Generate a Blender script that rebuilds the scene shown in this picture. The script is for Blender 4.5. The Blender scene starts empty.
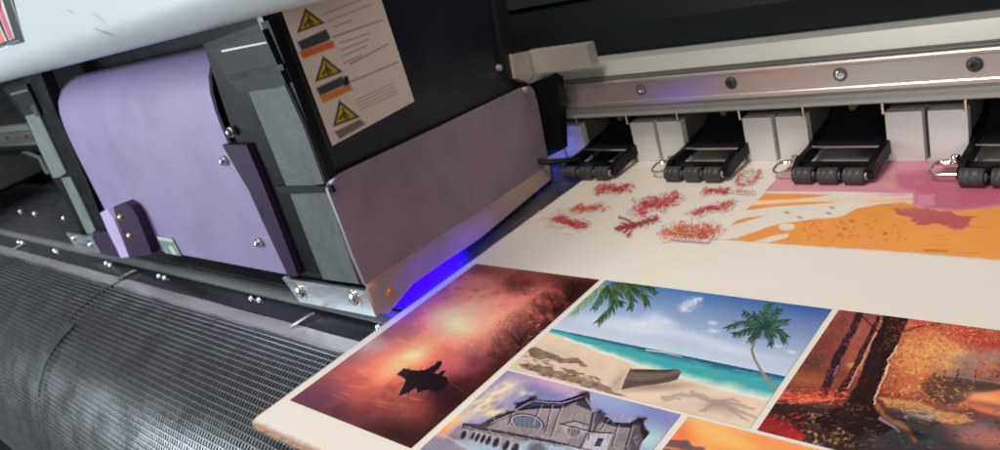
import bpy, bmesh, math, random
import numpy as np
from mathutils import Vector, Matrix

random.seed(7); rng = np.random.default_rng(7)
S = 0.25                      # one modelling unit is 25 cm; everything is scaled to metres at the end
scene = bpy.context.scene
COL = scene.collection

# ------------------------------------------------------------------ camera calibration
YAW, PITCH, ROLL, FOC = -0.82376618, -0.36794342, -0.29290842, 764.25
def cam_axes():
    f = Vector((math.sin(YAW)*math.cos(PITCH), math.cos(YAW)*math.cos(PITCH), math.sin(PITCH)))
    r = Vector((math.cos(YAW), -math.sin(YAW), 0)); u = r.cross(f)
    return (math.cos(ROLL)*r+math.sin(ROLL)*u, -math.sin(ROLL)*r+math.cos(ROLL)*u, f)
RX, UX, FX = cam_axes()
CAMP = Vector((0, 0, 1))
def at(px, py, n, d):
    """the point of the plane n.p = d seen at a pixel of the photograph"""
    D = RX*((px-500)/FOC) - UX*((py-225)/FOC) + FX
    n = Vector(n); t = (d-n.dot(CAMP))/n.dot(D)
    return CAMP+D*t
def proj(x, y, z):
    vx, vy, vz = x, y, z-1
    a = RX.x*vx+RX.y*vy+RX.z*vz; b = UX.x*vx+UX.y*vy+UX.z*vz; c = FX.x*vx+FX.y*vy+FX.z*vz
    return 500+FOC*a/c, 225-FOC*b/c
FRONT = ((0, 1, 0), 1.12)
# the carriage's right side: upright plane through (-1.86, 1.12) and (-2.0, 2.2)
_d = Vector((-0.14, 1.08, 0)).normalized(); SN = Vector((_d.y, -_d.x, 0)); SD = SN.dot(Vector((-1.86, 1.12, 0)))
SIDE = (SN, SD)

# ------------------------------------------------------------------ materials
def lin(c):
    c = np.asarray(c, float)/255.0
    return np.where(c <= 0.04045, c/12.92, ((c+0.055)/1.055)**2.4)
def mat(name, col, rough=0.5, metal=0.0, var=0.0, vscale=6.0, bump=0.0, bscale=60.0, coat=0.0, rvar=0.0, stretch=(1, 1, 1), spec=0.5, emis=None, tint=None):
    m = bpy.data.materials.new(name); m.use_nodes = True
    nt = m.node_tree; b = nt.nodes['Principled BSDF']
    b.inputs['Base Color'].default_value = (*col, 1); b.inputs['Roughness'].default_value = rough
    b.inputs['Metallic'].default_value = metal; b.inputs['Coat Weight'].default_value = coat
    b.inputs['Specular IOR Level'].default_value = spec
    if emis: b.inputs['Emission Color'].default_value = (*emis[0], 1); b.inputs['Emission Strength'].default_value = emis[1]
    tc = nt.nodes.new('ShaderNodeTexCoord'); mp = nt.nodes.new('ShaderNodeMapping')
    mp.inputs['Scale'].default_value = tuple(s/S for s in stretch); nt.links.new(tc.outputs['Object'], mp.inputs['Vector'])
    def noise(sc, det=5.0):
        n = nt.nodes.new('ShaderNodeTexNoise'); n.inputs['Scale'].default_value = sc; n.inputs['Detail'].default_value = det
        nt.links.new(mp.outputs['Vector'], n.inputs['Vector']); return n
    if var:
        n = noise(vscale); r = nt.nodes.new('ShaderNodeValToRGB')
        r.color_ramp.elements[0].position = .3; r.color_ramp.elements[1].position = .7
        lo = tint if tint else tuple(c*(1-var) for c in col)
        r.color_ramp.elements[0].color = (*lo, 1); r.color_ramp.elements[1].color = (*[min(1, c*(1+var*.5)) for c in col], 1)
        nt.links.new(n.outputs['Fac'], r.inputs['Fac']); nt.links.new(r.outputs['Color'], b.inputs['Base Color'])
    if rvar:
        n = noise(vscale*2.3); r = nt.nodes.new('ShaderNodeMapRange')
        r.inputs['From Min'].default_value = .3; r.inputs['From Max'].default_value = .7
        r.inputs['To Min'].default_value = max(.03, rough-rvar); r.inputs['To Max'].default_value = rough+rvar
        nt.links.new(n.outputs['Fac'], r.inputs['Value']); nt.links.new(r.outputs['Result'], b.inputs['Roughness'])
    if bump:
        n = noise(bscale, 3); bu = nt.nodes.new('ShaderNodeBump'); bu.inputs['Strength'].default_value = bump
        bu.inputs['Distance'].default_value = .002; nt.links.new(n.outputs['Fac'], bu.inputs['Height'])
        nt.links.new(bu.outputs['Normal'], b.inputs['Normal'])
    return m
M = dict(
 hood=mat('hood_paint', (.66,.71,.72), .38, var=.05, vscale=3, coat=.15, bump=.03, bscale=40),
 lavender=mat('lavender_paint', (.345,.275,.485), .38, var=.08, vscale=2.5, bump=.04, rvar=.06),
 lavfold=mat('lavender_fold', (.62,.52,.80), .3),  # pale tone that also holds the corner bracket's lit side
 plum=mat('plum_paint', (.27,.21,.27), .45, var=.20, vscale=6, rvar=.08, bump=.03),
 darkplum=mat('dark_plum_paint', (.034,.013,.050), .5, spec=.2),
 beige=mat('paper_lit_beige', (.74,.56,.46), .4, var=.15, vscale=5),  # warm light bounced off the sheet is put into this colour
 black=mat('black_plastic', (.007,.008,.010), .38, spec=.12, var=.3, vscale=4, bump=.05, rvar=.1),
 navy=mat('blue_black_plastic', (.010,.014,.024), .35, var=.3, vscale=3, rvar=.1),
 cap=mat('charcoal_plastic', (.013,.016,.020), .42, spec=.15, var=.2, vscale=6),
 felt=mat('grey_felt', (.11,.125,.125), .6, var=.30, vscale=4, stretch=(3,1,1.5), bump=.4, bscale=18),
 column=mat('grey_plate', (.20,.23,.22), .4, var=.15, vscale=5, rvar=.1),
 silver=mat('brushed_silver', (.62,.64,.66), .32, 1, var=.12, vscale=7, stretch=(.3,3,3), rvar=.08),
 bright=mat('polished_steel', (.80,.79,.76), .16, 1, rvar=.05),
 brass=mat('brass', (.80,.56,.32), .3, 1),
 rail=mat('ground_steel', (.68,.635,.60), .26, .85),
 alu=mat('pale_aluminium', (.38,.395,.385), .46, .2, var=.05, vscale=4, stretch=(.3,6,6)),
 groove=mat('groove_shadow_line', (.10,.10,.10), .5),
 block=mat('light_grey_paint', (.78,.79,.77), .42, var=.05, vscale=6, bump=.05, bscale=120),
 sideshade=mat('block_side_shade', (.12,.12,.115), .5),  # shade on the cover blocks' sides, put into a dark grey
 rubber=mat('dark_rubber', (.045,.047,.052), .48, var=.12, vscale=20, bump=.15, bscale=90),
 anod=mat('black_anodised', (.040,.042,.055), .24, .6, var=.25, vscale=3, stretch=(.4,2,2), rvar=.08),
 strip=mat('strip_steel', (.50,.50,.53), .3, .35, var=.14, vscale=6, stretch=(.5,3,3), rvar=.08),
 tube=mat('grey_tube', (.33,.35,.35), .3, .3, var=.1, vscale=8, stretch=(.5,3,3)),
 platen=mat('platen_metal', (.10,.105,.12), .3, .5, var=.3, vscale=8, rvar=.1),
 mesh=mat('black_wire_mesh', (.25,.26,.27), .30, .8, var=.15, vscale=3.5, rvar=.1),
 under=mat('apron_backing', (.010,.010,.011), .6),
 glass=mat('smoked_panel', (.005,.008,.009), .45, spec=.15, var=.4, vscale=1.5, rvar=.08, stretch=(.6,1,2.5)),
 glass2=mat('smoked_band', (.006,.009,.010), .4),
 clamp=mat('beige_metal', (.50,.47,.42), .4, .4, var=.1),
 hook=mat('hook_wire', (.75,.73,.68), .2, 1),
 white=mat('white_plastic', (.62,.64,.60), .4),
 green=mat('green_tag', (.22,.30,.26), .5, var=.3, vscale=30),
 red=mat('red_vinyl', (.72,.10,.16), .45), coral=mat('coral_vinyl', (.80,.20,.16), .45),
 vblack=mat('black_vinyl', (.03,.035,.035), .35), vgrey=mat('grey_vinyl', (.13,.16,.16), .4), vwhite=mat('white_vinyl', (.8,.8,.78), .4),
 scuff=mat('blue_grey_scuff', (.26,.38,.40), .6), gum=mat('seam_tape', (.16,.19,.20), .4, .2, var=.25, vscale=8),
 floor=mat('dark_floor', (.03,.03,.035), .6, var=.3, vscale=1),
 lamp=mat('uv_lamp_face', (.02,.0,.3), .3, emis=((.05,.0,1), 6)),
)
# the sheet: cream paper, worn brown along its leading edge and corner
def sheet_material():
    m = mat('cream_board', (.80,.755,.70), .42); nt = m.node_tree; b = nt.nodes['Principled BSDF']; L = nt.links.new; N = nt.nodes.new
    tc = [n for n in nt.nodes if n.type == 'TEX_COORD'][0]; mp = [n for n in nt.nodes if n.type == 'MAPPING'][0]
    sp = N('ShaderNodeSeparateXYZ'); L(mp.outputs['Vector'], sp.inputs[0])
    n1 = N('ShaderNodeTexNoise'); n1.inputs['Scale'].default_value = 26; n1.inputs['Detail'].default_value = 6; L(mp.outputs['Vector'], n1.inputs['Vector'])
    n3 = N('ShaderNodeTexNoise'); n3.inputs['Scale'].default_value = 5; L(mp.outputs['Vector'], n3.inputs['Vector'])
    def mth(op, a, b_=None, c=None):
        k = N('ShaderNodeMath'); k.operation = op
        for i, v in enumerate((a, b_, c)):
            if v is None: continue
            if isinstance(v, (int, float)): k.inputs[i].default_value = v
            else: L(v, k.inputs[i])
        return k.outputs[0]
    ey = mth('SUBTRACT', sp.outputs['Y'], .611)              # distance from the leading edge
    ex = mth('ADD', sp.outputs['X'], 1.813)
    wob = mth('MULTIPLY_ADD', n1.outputs['Fac'], .034, mth('MULTIPLY', n3.outputs['Fac'], .014))
    def edge(e, w):
        r = N('ShaderNodeMapRange'); L(mth('SUBTRACT', e, mth('MULTIPLY', wob, w)), r.inputs['Value'])
        r.inputs['From Min'].default_value = -.012; r.inputs['From Max'].default_value = .004
        r.inputs['To Min'].default_value = 1; r.inputs['To Max'].default_value = 0; return r.outputs['Result']
    e = mth('MAXIMUM', edge(ey, 1.0), edge(ex, .28))
    mx = N('ShaderNodeMix'); mx.data_type = 'RGBA'; L(mth('MULTIPLY', e, .9), mx.inputs['Factor'])
    r = N('ShaderNodeValToRGB'); L(n3.outputs['Fac'], r.inputs['Fac'])
    r.color_ramp.elements[0].color = (.80,.755,.69,1); r.color_ramp.elements[1].color = (.82,.785,.73,1)
    L(r.outputs['Color'], mx.inputs['A'])
    r2 = N('ShaderNodeValToRGB'); L(n1.outputs['Fac'], r2.inputs['Fac'])
    r2.color_ramp.elements[0].position = .35; r2.color_ramp.elements[0].color = (.20,.09,.04,1)
    r2.color_ramp.elements[1].position = .62; r2.color_ramp.elements[1].color = (.55,.33,.18,1)
    L(r2.outputs['Color'], mx.inputs['B']); L(mx.outputs['Result'], b.inputs['Base Color'])
    return m
M['sheet'] = sheet_material()
def ink_material(name, rough):
    m = bpy.data.materials.new(name); m.use_nodes = True; nt = m.node_tree; b = nt.nodes['Principled BSDF']
    a = nt.nodes.new('ShaderNodeAttribute'); a.attribute_name = 'ink'
    nt.links.new(a.outputs['Color'], b.inputs['Base Color']); b.inputs['Roughness'].default_value = rough; b.inputs['Specular IOR Level'].default_value = .3
    n = nt.nodes.new('ShaderNodeTexNoise'); n.inputs['Scale'].default_value = 900; bu = nt.nodes.new('ShaderNodeBump')
    bu.inputs['Strength'].default_value = .06; bu.inputs['Distance'].default_value = .0005
    tc = nt.nodes.new('ShaderNodeTexCoord'); nt.links.new(tc.outputs['Object'], n.inputs['Vector'])
    nt.links.new(n.outputs['Fac'], bu.inputs['Height']); nt.links.new(bu.outputs['Normal'], b.inputs['Normal'])
    return m
M['ink'] = ink_material('printed_ink', .36); M['ink_label'] = ink_material('printed_label', .45)

# ------------------------------------------------------------------ object helpers
def things_tag(o, label, cat, group=None):
    o['label'] = label; o['category'] = cat
    if group: o['group'] = group
def thing(name, label, cat, loc, group=None):
    o = bpy.data.objects.new(name, None); COL.objects.link(o); o.location = loc; o.empty_display_size = .05
    things_tag(o, label, cat, group); return o
def link(name, me, m, parent=None, label=None, mats=None):
    o = bpy.data.objects.new(name, me); COL.objects.link(o)
    if m is not None: me.materials.append(M[m] if isinstance(m, str) else m)
    if parent is not None:
        o.parent = parent
        if parent.type == 'EMPTY': o.location = -Vector(parent.location)
    if label: o['label'] = label
    return o
def obj(name, bm, m, parent=None, label=None, smooth=True, bevel=0.0, seg=2):
    if bevel:
        es = [e for e in bm.edges if len(e.link_faces) == 2 and e.calc_face_angle(0) > .6]
        bmesh.ops.bevel(bm, geom=es, offset=bevel, segments=seg, profile=.5, affect='EDGES', clamp_overlap=True)
    bmesh.ops.recalc_face_normals(bm, faces=bm.faces)
    me = bpy.data.meshes.new(name); bm.to_mesh(me); bm.free()
    if smooth:
        for p in me.polygons: p.use_smooth = True
        try: me.set_sharp_from_angle(angle=math.radians(38))
        except Exception: pass
    return link(name, me, m, parent, label)
def box(x0, x1, y0, y1, z0, z1, bm=None):
    bm = bm or bmesh.new()
    v = [bm.verts.new(p) for p in ((x0,y0,z0),(x1,y0,z0),(x1,y1,z0),(x0,y1,z0),(x0,y0,z1),(x1,y0,z1),(x1,y1,z1),(x0,y1,z1))]
    for f in ((0,1,2,3),(4,5,6,7),(0,1,5,4),(1,2,6,5),(2,3,7,6),(3,0,4,7)): bm.faces.new([v[i] for i in f])
    return bm
def slab(pts, off, bm=None):
    """a solid: polygon of 3-D points extruded by the vector off"""
    bm = bm or bmesh.new(); off = Vector(off)
    a = [bm.verts.new(p) for p in pts]; b = [bm.verts.new(Vector(p)+off) for p in pts]; n = len(a)
    bm.faces.new(a); bm.faces.new(b[::-1])
    for i in range(n): bm.faces.new((a[i], b[i], b[(i+1) % n], a[(i+1) % n]))
    return bm
def front(poly, y=1.12, depth=.03):
    return slab([at(px, py, (0,1,0), y) for px, py in poly], (0, depth, 0))
def side(poly, out=0.0, depth=.02):
    return slab([at(px, py, SN, SD+out) for px, py in poly], -SN*depth)
def rounded(poly, r, n=5):
    out = []; k = len(poly)
    for i in range(k):
        p = Vector(poly[i]); a = Vector(poly[i-1])-p; b = Vector(poly[(i+1) % k])-p
        rr = min(r, a.length*.45, b.length*.45); A = p+a.normalized()*rr; B = p+b.normalized()*rr
        for j in range(n+1):
            t = j/n; out.append((A*(1-t)**2+p*2*t*(1-t)+B*t*t))
    return [tuple(q) for q in out]
def frame_of(n):
    n = Vector(n).normalized(); t = Vector((0,0,1)) if abs(n.z) < .9 else Vector((1,0,0))
    a = n.cross(t).normalized(); return a, n.cross(a), n
def lathe(c, axis, prof, seg=20, bm=None):
    """profile of (distance along axis, radius) swept about axis"""
    bm = bm or bmesh.new(); a, b, n = frame_of(axis); c = Vector(c); rings = []
    for h, r in prof:
        rings.append([bm.verts.new(c+n*h+(a*math.cos(t)+b*math.sin(t))*max(r, 1e-5)) for t in [2*math.pi*i/seg for i in range(seg)]])
    for p, q in zip(rings, rings[1:]):
        for i in range(seg): bm.faces.new((p[i], p[(i+1) % seg], q[(i+1) % seg], q[i]))
    bm.faces.new(rings[0][::-1]); bm.faces.new(rings[-1]); return bm
def tube(pts, r, seg=8, bm=None):
    bm = bm or bmesh.new(); pts = [Vector(p) for p in pts]; rings = []; up = None
    for i, p in enumerate(pts):
        d = (pts[min(i+1, len(pts)-1)]-pts[max(i-1, 0)]).normalized()
        if up is None: up, _, _ = frame_of(d)
        up = (up-d*up.dot(d)).normalized(); w = d.cross(up)
        rings.append([bm.verts.new(p+(up*math.cos(t)+w*math.sin(t))*r) for t in [2*math.pi*k/seg for k in range(seg)]])
    for p, q in zip(rings, rings[1:]):
        for i in range(seg): bm.faces.new((p[i], p[(i+1) % seg], q[(i+1) % seg], q[i]))
    bm.faces.new(rings[0][::-1]); bm.faces.new(rings[-1]); return bm
def sweep_x(prof, x0, x1, nx=1, closed=True):
    """y-z profile carried along X"""
    bm = bmesh.new(); rows = []
    for i in range(nx+1):
        x = x0+(x1-x0)*i/nx; rows.append([bm.verts.new((x, y, z)) for y, z in prof])
    n = len(prof)
    for a, b in zip(rows, rows[1:]):
        for i in range(n if closed else n-1): bm.faces.new((a[i], a[(i+1) % n], b[(i+1) % n], b[i]))
    if closed: bm.faces.new(rows[0]); bm.faces.new(rows[-1][::-1])
    return bm
def socket_screw(c, axis, r, h, name, m, parent, dark=True, flat=False):
    bm = lathe(c, axis, [(0, r*1.0), (h*.75, r), (h, r*.8), (h, r*.45), (h*.45, r*.42)], 18)
    o = obj(name, bm, m, parent)
    return o
def pan_screw(c, axis, r, h, name, m, parent):
    bm = lathe(c, axis, [(0, r*1.35), (h*.18, r*1.35), (h*.2, r), (h*.7, r*.92), (h*.95, r*.6), (h, r*.25), (h*.7, r*.2)], 16)
    return obj(name, bm, m, parent)

# ------------------------------------------------------------------ painting of the printed pictures
def vnoise(x, y, seed):
    xi = np.floor(x).astype(np.int64); yi = np.floor(y).astype(np.int64); fx = x-xi; fy = y-yi
    fx = fx*fx*(3-2*fx); fy = fy*fy*(3-2*fy)
    def h(a, b):
        n = (a*374761393+b*668265263+seed*974634777) & 0xffffffff
        n = ((n ^ (n >> 13))*1274126177) & 0xffffffff
        return ((n ^ (n >> 16)) & 0xffff)/65535.0
    return (h(xi,yi)*(1-fx)+h(xi+1,yi)*fx)*(1-fy)+(h(xi,yi+1)*(1-fx)+h(xi+1,yi+1)*fx)*fy
def fbm(x, y, sc, seed=0, o=4):
    s = 0; a = .5; t = 0
    for i in range(o):
        s = s+a*vnoise(x*sc*2**i+17*i, y*sc*2**i-9*i, seed+i); t += a; a *= .55
    return s/t
def sstep(a, b, v):
    t = np.clip((v-a)/(b-a+1e-9), 0, 1); return t*t*(3-2*t)
PAPER = np.array([.81,.765,.70])
GAIN = 1.12
class Canvas:
    """a picture as a fine grid of coloured points on a flat rectangle; brush strokes are given in photo pixels"""
    def __init__(s, corners, res, base):
        O, A, B = [Vector(c) for c in corners]            # origin, end of u, end of v
        s.O, s.U, s.V = O, A-O, B-O
        s.nu = max(2, int(s.U.length/res)); s.nv = max(2, int(s.V.length/res))
        u, v = np.meshgrid(np.linspace(0,1,s.nu+1), np.linspace(0,1,s.nv+1))
        s.x = O.x+s.U.x*u+s.V.x*v; s.y = O.y+s.U.y*u+s.V.y*v; s.z = O.z+s.U.z*u+s.V.z*v
        s.u, s.v = u, v; s.px, s.py = proj(s.x, s.y, s.z)
        s.wu = u*s.U.length; s.wv = v*s.V.length
        s.c = np.zeros(u.shape+(3,)); s.c[:] = lin(base); s.al = np.zeros(u.shape)
    def f(s, sc, seed=0, o=4): return fbm(s.wu, s.wv, sc, seed, o)
    def mix(s, m, col, a=1.0):
        m = np.clip(m*a, 0, 1); col = lin(col)
        s.c = s.c*(1-m[..., None])+col*m[..., None]; s.al = np.maximum(s.al, m)
    def gauss(s, cx, cy, sx, sy, ang, col, a=1.0, rough=0, sc=20, seed=1, p=1.0):
        t = math.radians(ang); dx = s.px-cx; dy = s.py-cy
        U = (dx*math.cos(t)+dy*math.sin(t))/sx; V = (-dx*math.sin(t)+dy*math.cos(t))/sy
        r = U*U+V*V
        if rough: r = r*np.clip(1+rough*(s.f(sc, seed)-.5)*4, .12, 9)
        s.mix(np.exp(-.5*np.abs(r)**p), col, a)
    def sd(s, pts, X, Y):
        inside = np.zeros(X.shape, bool); d = np.full(X.shape, 1e9)
        for i in range(len(pts)):
            x0, y0 = pts[i-1]; x1, y1 = pts[i]
            if y0 != y1: inside ^= ((y0 > Y) != (y1 > Y)) & (X < (x1-x0)*(Y-y0)/(y1-y0)+x0)
            L = (x1-x0)**2+(y1-y0)**2+1e-9; t = np.clip(((X-x0)*(x1-x0)+(Y-y0)*(y1-y0))/L, 0, 1)
            d = np.minimum(d, (X-x0-t*(x1-x0))**2+(Y-y0-t*(y1-y0))**2)
        return np.where(inside, 1, -1)*np.sqrt(d)
    def poly(s, pts, col, soft=1.0, a=1.0, rough=0, sc=30, seed=3, tex=0):
        X, Y = s.px, s.py
        if rough:
            X = X+(s.f(sc, seed)-.5)*2*rough; Y = Y+(s.f(sc, seed+9)-.5)*2*rough
        m = sstep(-soft, soft, s.sd(pts, X, Y))
        if tex: m = m*np.clip(1-tex*(1-s.f(sc*1.7, seed+5))*1.6, 0, 1)
        s.mix(m, col, a)
    def stroke(s, pts, w, col, a=1.0, w1=None, soft=.6, rough=0, seed=5, sc=40):
        w1 = w if w1 is None else w1
        xs = [p[0] for p in pts]; ys = [p[1] for p in pts]; g = max(w, w1)+soft+3+rough
        msk = (s.px > min(xs)-g) & (s.px < max(xs)+g) & (s.py > min(ys)-g) & (s.py < max(ys)+g)
        if not msk.any(): return
        X, Y = s.px[msk], s.py[msk]
        if rough:
            X = X+(fbm(s.wu[msk], s.wv[msk], sc, seed)-.5)*2*rough; Y = Y+(fbm(s.wu[msk], s.wv[msk], sc, seed+7)-.5)*2*rough
        best = np.full(X.shape, -1e9); n = len(pts)-1
        for i in range(n):
            x0, y0 = pts[i]; x1, y1 = pts[i+1]; L = (x1-x0)**2+(y1-y0)**2+1e-9
            t = np.clip(((X-x0)*(x1-x0)+(Y-y0)*(y1-y0))/L, 0, 1); d = np.hypot(X-x0-t*(x1-x0), Y-y0-t*(y1-y0))
            ww = w+(w1-w)*(i+t)/n; best = np.maximum(best, ww-d)
        m = np.zeros(s.px.shape); m[msk] = sstep(-soft, soft, best); s.mix(m, col, a)
    def dabs(s, n, box, ln, w, cols, a=.5, ang=0, sa=.5, sd_=None, soft=.45):
        """many short brush dabs inside a box of photo pixels"""
        for k in range(n):
            x = box[0]+rng.random()*(box[2]-box[0]); y = box[1]+rng.random()*(box[3]-box[1])
            if sd_ is not None and rng.random() > sd_(x, y): continue
            t = math.radians(ang)+rng.normal()*sa; L = ln*(.4+rng.random())
            s.stroke([(x,y),(x+math.cos(t)*L*.5,y+math.sin(t)*L*.4+rng.normal()*.3),(x+math.cos(t)*L,y+math.sin(t)*L)], w*(.5+.8*rng.random()), cols[int(rng.random()*len(cols))], a*(.5+.5*rng.random()), .12, soft)
    def sharpen(s, amt):
        c = s.c; b = c.copy(); b[1:-1,1:-1] = (c[:-2,1:-1]+c[2:,1:-1]+c[1:-1,:-2]+c[1:-1,2:]+c[1:-1,1:-1])/5; s.c = np.clip(c+(c-b)*amt, .002, 1)
    def mottle(s, sc, amt, seed=40):
        s.c = s.c*(1+amt*(s.f(sc, seed)-.5)[..., None]*2)
    def build(s, name, parent, label=None, m='ink', blend_paper=False, cut=None, off=(0,0,0), gain=1.0, gamma=1.0, grey=0.0):
        L_ = (s.c*np.array([.3,.55,.15])).sum(-1, keepdims=True); s.c = s.c*(1-grey)+L_*grey
        c = np.clip(.5*(np.clip(s.c, 1e-4, 1)/.5)**gamma*GAIN*gain, 0, .92); 
        nu, nv = s.nu+1, s.nv+1
        idx = np.arange(nu*nv).reshape(nv, nu)
        q = np.stack([idx[:-1,:-1], idx[:-1,1:], idx[1:,1:], idx[1:,:-1]], -1).reshape(-1, 4)
        co = np.stack([s.x+off[0], s.y+off[1], s.z+off[2]], -1).reshape(-1, 3); cc = c.reshape(-1, 3)
        if cut is not None:
            k = s.al.reshape(-1)[q].max(1) > cut; q = q[k]
            used = np.unique(q); rm = np.full(len(co), -1); rm[used] = np.arange(len(used)); co = co[used]; cc = cc[used]; q = rm[q]
        me = bpy.data.meshes.new(name)
        me.from_pydata([], [], [])
        me.vertices.add(len(co)); me.vertices.foreach_set('co', co.astype(np.float32).ravel())
        me.loops.add(q.size); me.loops.foreach_set('vertex_index', q.astype(np.int32).ravel())
        me.polygons.add(len(q)); me.polygons.foreach_set('loop_start', np.arange(0, q.size, 4, dtype=np.int32))
        me.update(calc_edges=True)
        at_ = me.color_attributes.new('ink', 'FLOAT_COLOR', 'POINT')
        at_.data.foreach_set('color', np.concatenate([cc, np.ones((len(cc),1))], 1).astype(np.float32).ravel())
        me.validate()
        return link(name, me, m, parent, label)
def pic(x0, x1, y0, y1, res, base, z=.0012):
    return Canvas([(x0,y0,z), (x1,y0,z), (x0,y1,z)], res, base)
# ------------------------------------------------------------------ the printed pictures
def paint_sunset(root):
    c = pic(-1.775, -1.276, .729, 1.490, .0026, (148,80,80)); n = c.f(7, 11); n2 = c.f(16, 12)
    c.gauss(475,275,60,18,20,(112,56,62),.9,rough=.4,sc=6)
    c.gauss(350,325,45,28,-35,(128,66,78),.9,rough=.3)
    c.gauss(455,318,46,30,-20,(232,150,128),1,rough=.55,sc=7,seed=21)
    c.gauss(500,292,36,14,10,(214,132,126),.8,rough=.5,sc=9,seed=22)
    c.gauss(470,285,26,5,25,(190,108,104),.7,rough=.6,sc=12,seed=23)
    c.gauss(425,310,15,26,20,(172,72,72),.9,rough=.8,sc=14,seed=24)
    c.gauss(412,306,12,16,20,(126,52,60),.7,rough=.8,sc=14,seed=25)
    c.gauss(442,333,18,7,40,(248,150,120),.7,rough=.4)
    c.gauss(455,322,11,7,20,(255,190,150),.95,rough=.2); c.gauss(456,322,4,3,0,(255,232,190),1)
    c.gauss(440,350,52,11,20,(134,72,92),.95,rough=.7,sc=10,seed=26)
    c.gauss(470,345,20,8,-20,(160,88,98),.7,rough=.7,sc=12,seed=27)
    c.gauss(375,349,22,8,-20,(148,124,138),.85,rough=.4,seed=28); c.gauss(370,345,7,5,0,(176,158,166),.7)
    c.gauss(385,372,50,14,-24,(240,134,98),1,rough=.35,seed=29)
    c.gauss(403,360,24,7,-30,(255,178,128),1,rough=.2); c.gauss(412,357,8,4,-25,(255,216,170),.9)
    c.gauss(355,383,42,9,-22,(216,108,86),.7,rough=.3)
    c.gauss(312,402,34,16,-25,(104,64,98),.95,rough=.2); c.gauss(335,412,44,14,22,(112,62,84),.9,rough=.2)
    c.gauss(385,405,34,13,15,(168,86,80),.8,rough=.5)
    c.gauss(400,436,40,15,15,(74,34,36),1,rough=.6,sc=11,seed=30)
    c.gauss(425,408,16,9,25,(150,78,70),.8,rough=.6,seed=31)
    c.gauss(455,398,26,10,-40,(70,30,34),1,rough=.5,seed=32)
    c.gauss(490,378,34,16,-40,(92,40,42),.85,rough=.6,seed=33)
    c.gauss(448,368,16,6,-10,(196,104,110),.7,rough=.5)
    for i in range(46):          # streaks of reflected light on the water
        x = 330+rng.random()*90; y = 366+rng.random()*44
        c.stroke([(x,y),(x+8+rng.random()*16,y+2+rng.random()*4)], .35, [(246,160,120),(120,60,76),(200,104,90)][i%3], .28, .1, .8)
    # trees and undergrowth at the far side
    c.poly([(538,268),(600,281),(560,318),(520,354),(498,372),(470,392),(500,356),(535,330),(548,306),(560,292)],(70,30,28),9,.95,rough=8,sc=12,seed=34,tex=.2)
    c.gauss(522,283,22,7,-8,(140,56,46),.9,rough=.9,sc=18,seed=35); c.gauss(516,288,12,4,-8,(92,36,34),.8,rough=.9,sc=22,seed=36)
    for g in ((517,330,13,9),(532,338,12,9),(550,306,12,8),(565,296,10,6),(508,350,8,6)): c.gauss(*g,-20,(72,32,30),.75,rough=.55,sc=24,seed=int(g[0]))
    for (cx,cy,rr) in ((516,326,17),(506,338,12),(530,332,14),(548,304,16),(563,296,14),(500,352,10),(540,318,9)):
        for k in range(150):
            a = rng.random()*6.28; r = rr*math.sqrt(rng.random()); x = cx+r*math.cos(a)*1.15; y = cy+r*math.sin(a)*.8
            c.stroke([(x,y),(x+rng.normal()*2.4,y+rng.normal()*1.4)], .4+.7*rng.random(), [(92,46,40),(72,34,34),(128,66,56),(60,30,30)][k%4], .5, .2, 1.1)
    for p in ([(518,356),(521,340),(516,328)],[(521,342),(528,331),(535,327)],[(520,345),(510,333),(503,330)],[(552,316),(556,304),(549,297)],[(556,306),(566,296),(571,283)],[(571,300),(574,287),(568,279)],[(540,338),(556,312),(575,292),(580,280)]):
        c.stroke(p, 1.5, (42,18,20), .9, .4, .8, rough=1)
    for k in range(60):          # glow between the branches
        x = 530+rng.random()*40; y = 290+rng.random()*30
        c.gauss(x,y,2.2,1.2,rng.random()*90,(190,100,80),.35)
    for x, y in ((529,290.5),(533,292),(536,289.5),(524,292)): c.stroke([(x,y),(x+2,y+.8)], .5, (70,60,90), .8)
    # meteor-like streak
    c.stroke([(398,340),(420,346),(438,352)], .35, (240,180,170), .7, .1)
    # floating rock with ruins, silhouetted
    rock = [(397,374),(404,368.7),(410,370),(417,371),(421,370.6),(426.7,369.4),(430,367),(433.6,365.5),(438,362),(442,361),(441.4,364.8),(438,369),(434.4,373.3),(439,374),(442,371),(446,370),(444,373),(443,375.6),(447,378),(448.4,382.6),(447,386),(442,390),(434.4,392),(430,390),(426.7,389.6),(421,391),(417.3,393.5),(416.5,387.3),(412,390),(408,392.7),(403,395),(398.7,396.6),(401,391),(403.3,386.5),(405.7,379.5),(402,377)]
    c.gauss(445,392,18,9,15,(64,28,32),.9,rough=.6); c.poly(rock,(50,28,36),.7,1,rough=1.0,sc=45,seed=37)
    c.gauss(404,373,6,3,-30,(86,48,52),.6)
    for q in ([(427,370),(427.6,366)],[(431,368),(432,363.4)],[(436,365),(437.5,360)],[(421,371),(421.4,368.4)],[(409,370.5),(409.2,367.5)],[(409,391),(408,396)],[(422,390),(421,394.5)],[(431,391),(430,395)],[(438,391),(438,397)],[(404,388),(401,391)]): c.stroke(q, .9, (44,24,32), .9, .2, .4)
    c.stroke([(452,384),(470,396),(478,402)], .4, (150,90,80), .5, .1)
    c.gauss(462,318,34,18,-10,(252,184,160),.5); c.gauss(456,322,16,10,15,(255,206,172),.6); c.gauss(480,312,22,12,-10,(240,160,150),.35); c.gauss(405,362,18,6,-28,(255,196,150),.5)
    c.gauss(585,290,26,10,-40,(50,22,24),.75); c.gauss(440,425,34,12,-40,(54,24,28),.7); c.gauss(478,268,40,5,10,(90,44,52),.6)
    c.dabs(180,(400,285,540,350),5,.8,[(236,150,136),(200,110,110),(150,76,86),(248,180,150)],.28,-15,.5)
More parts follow.
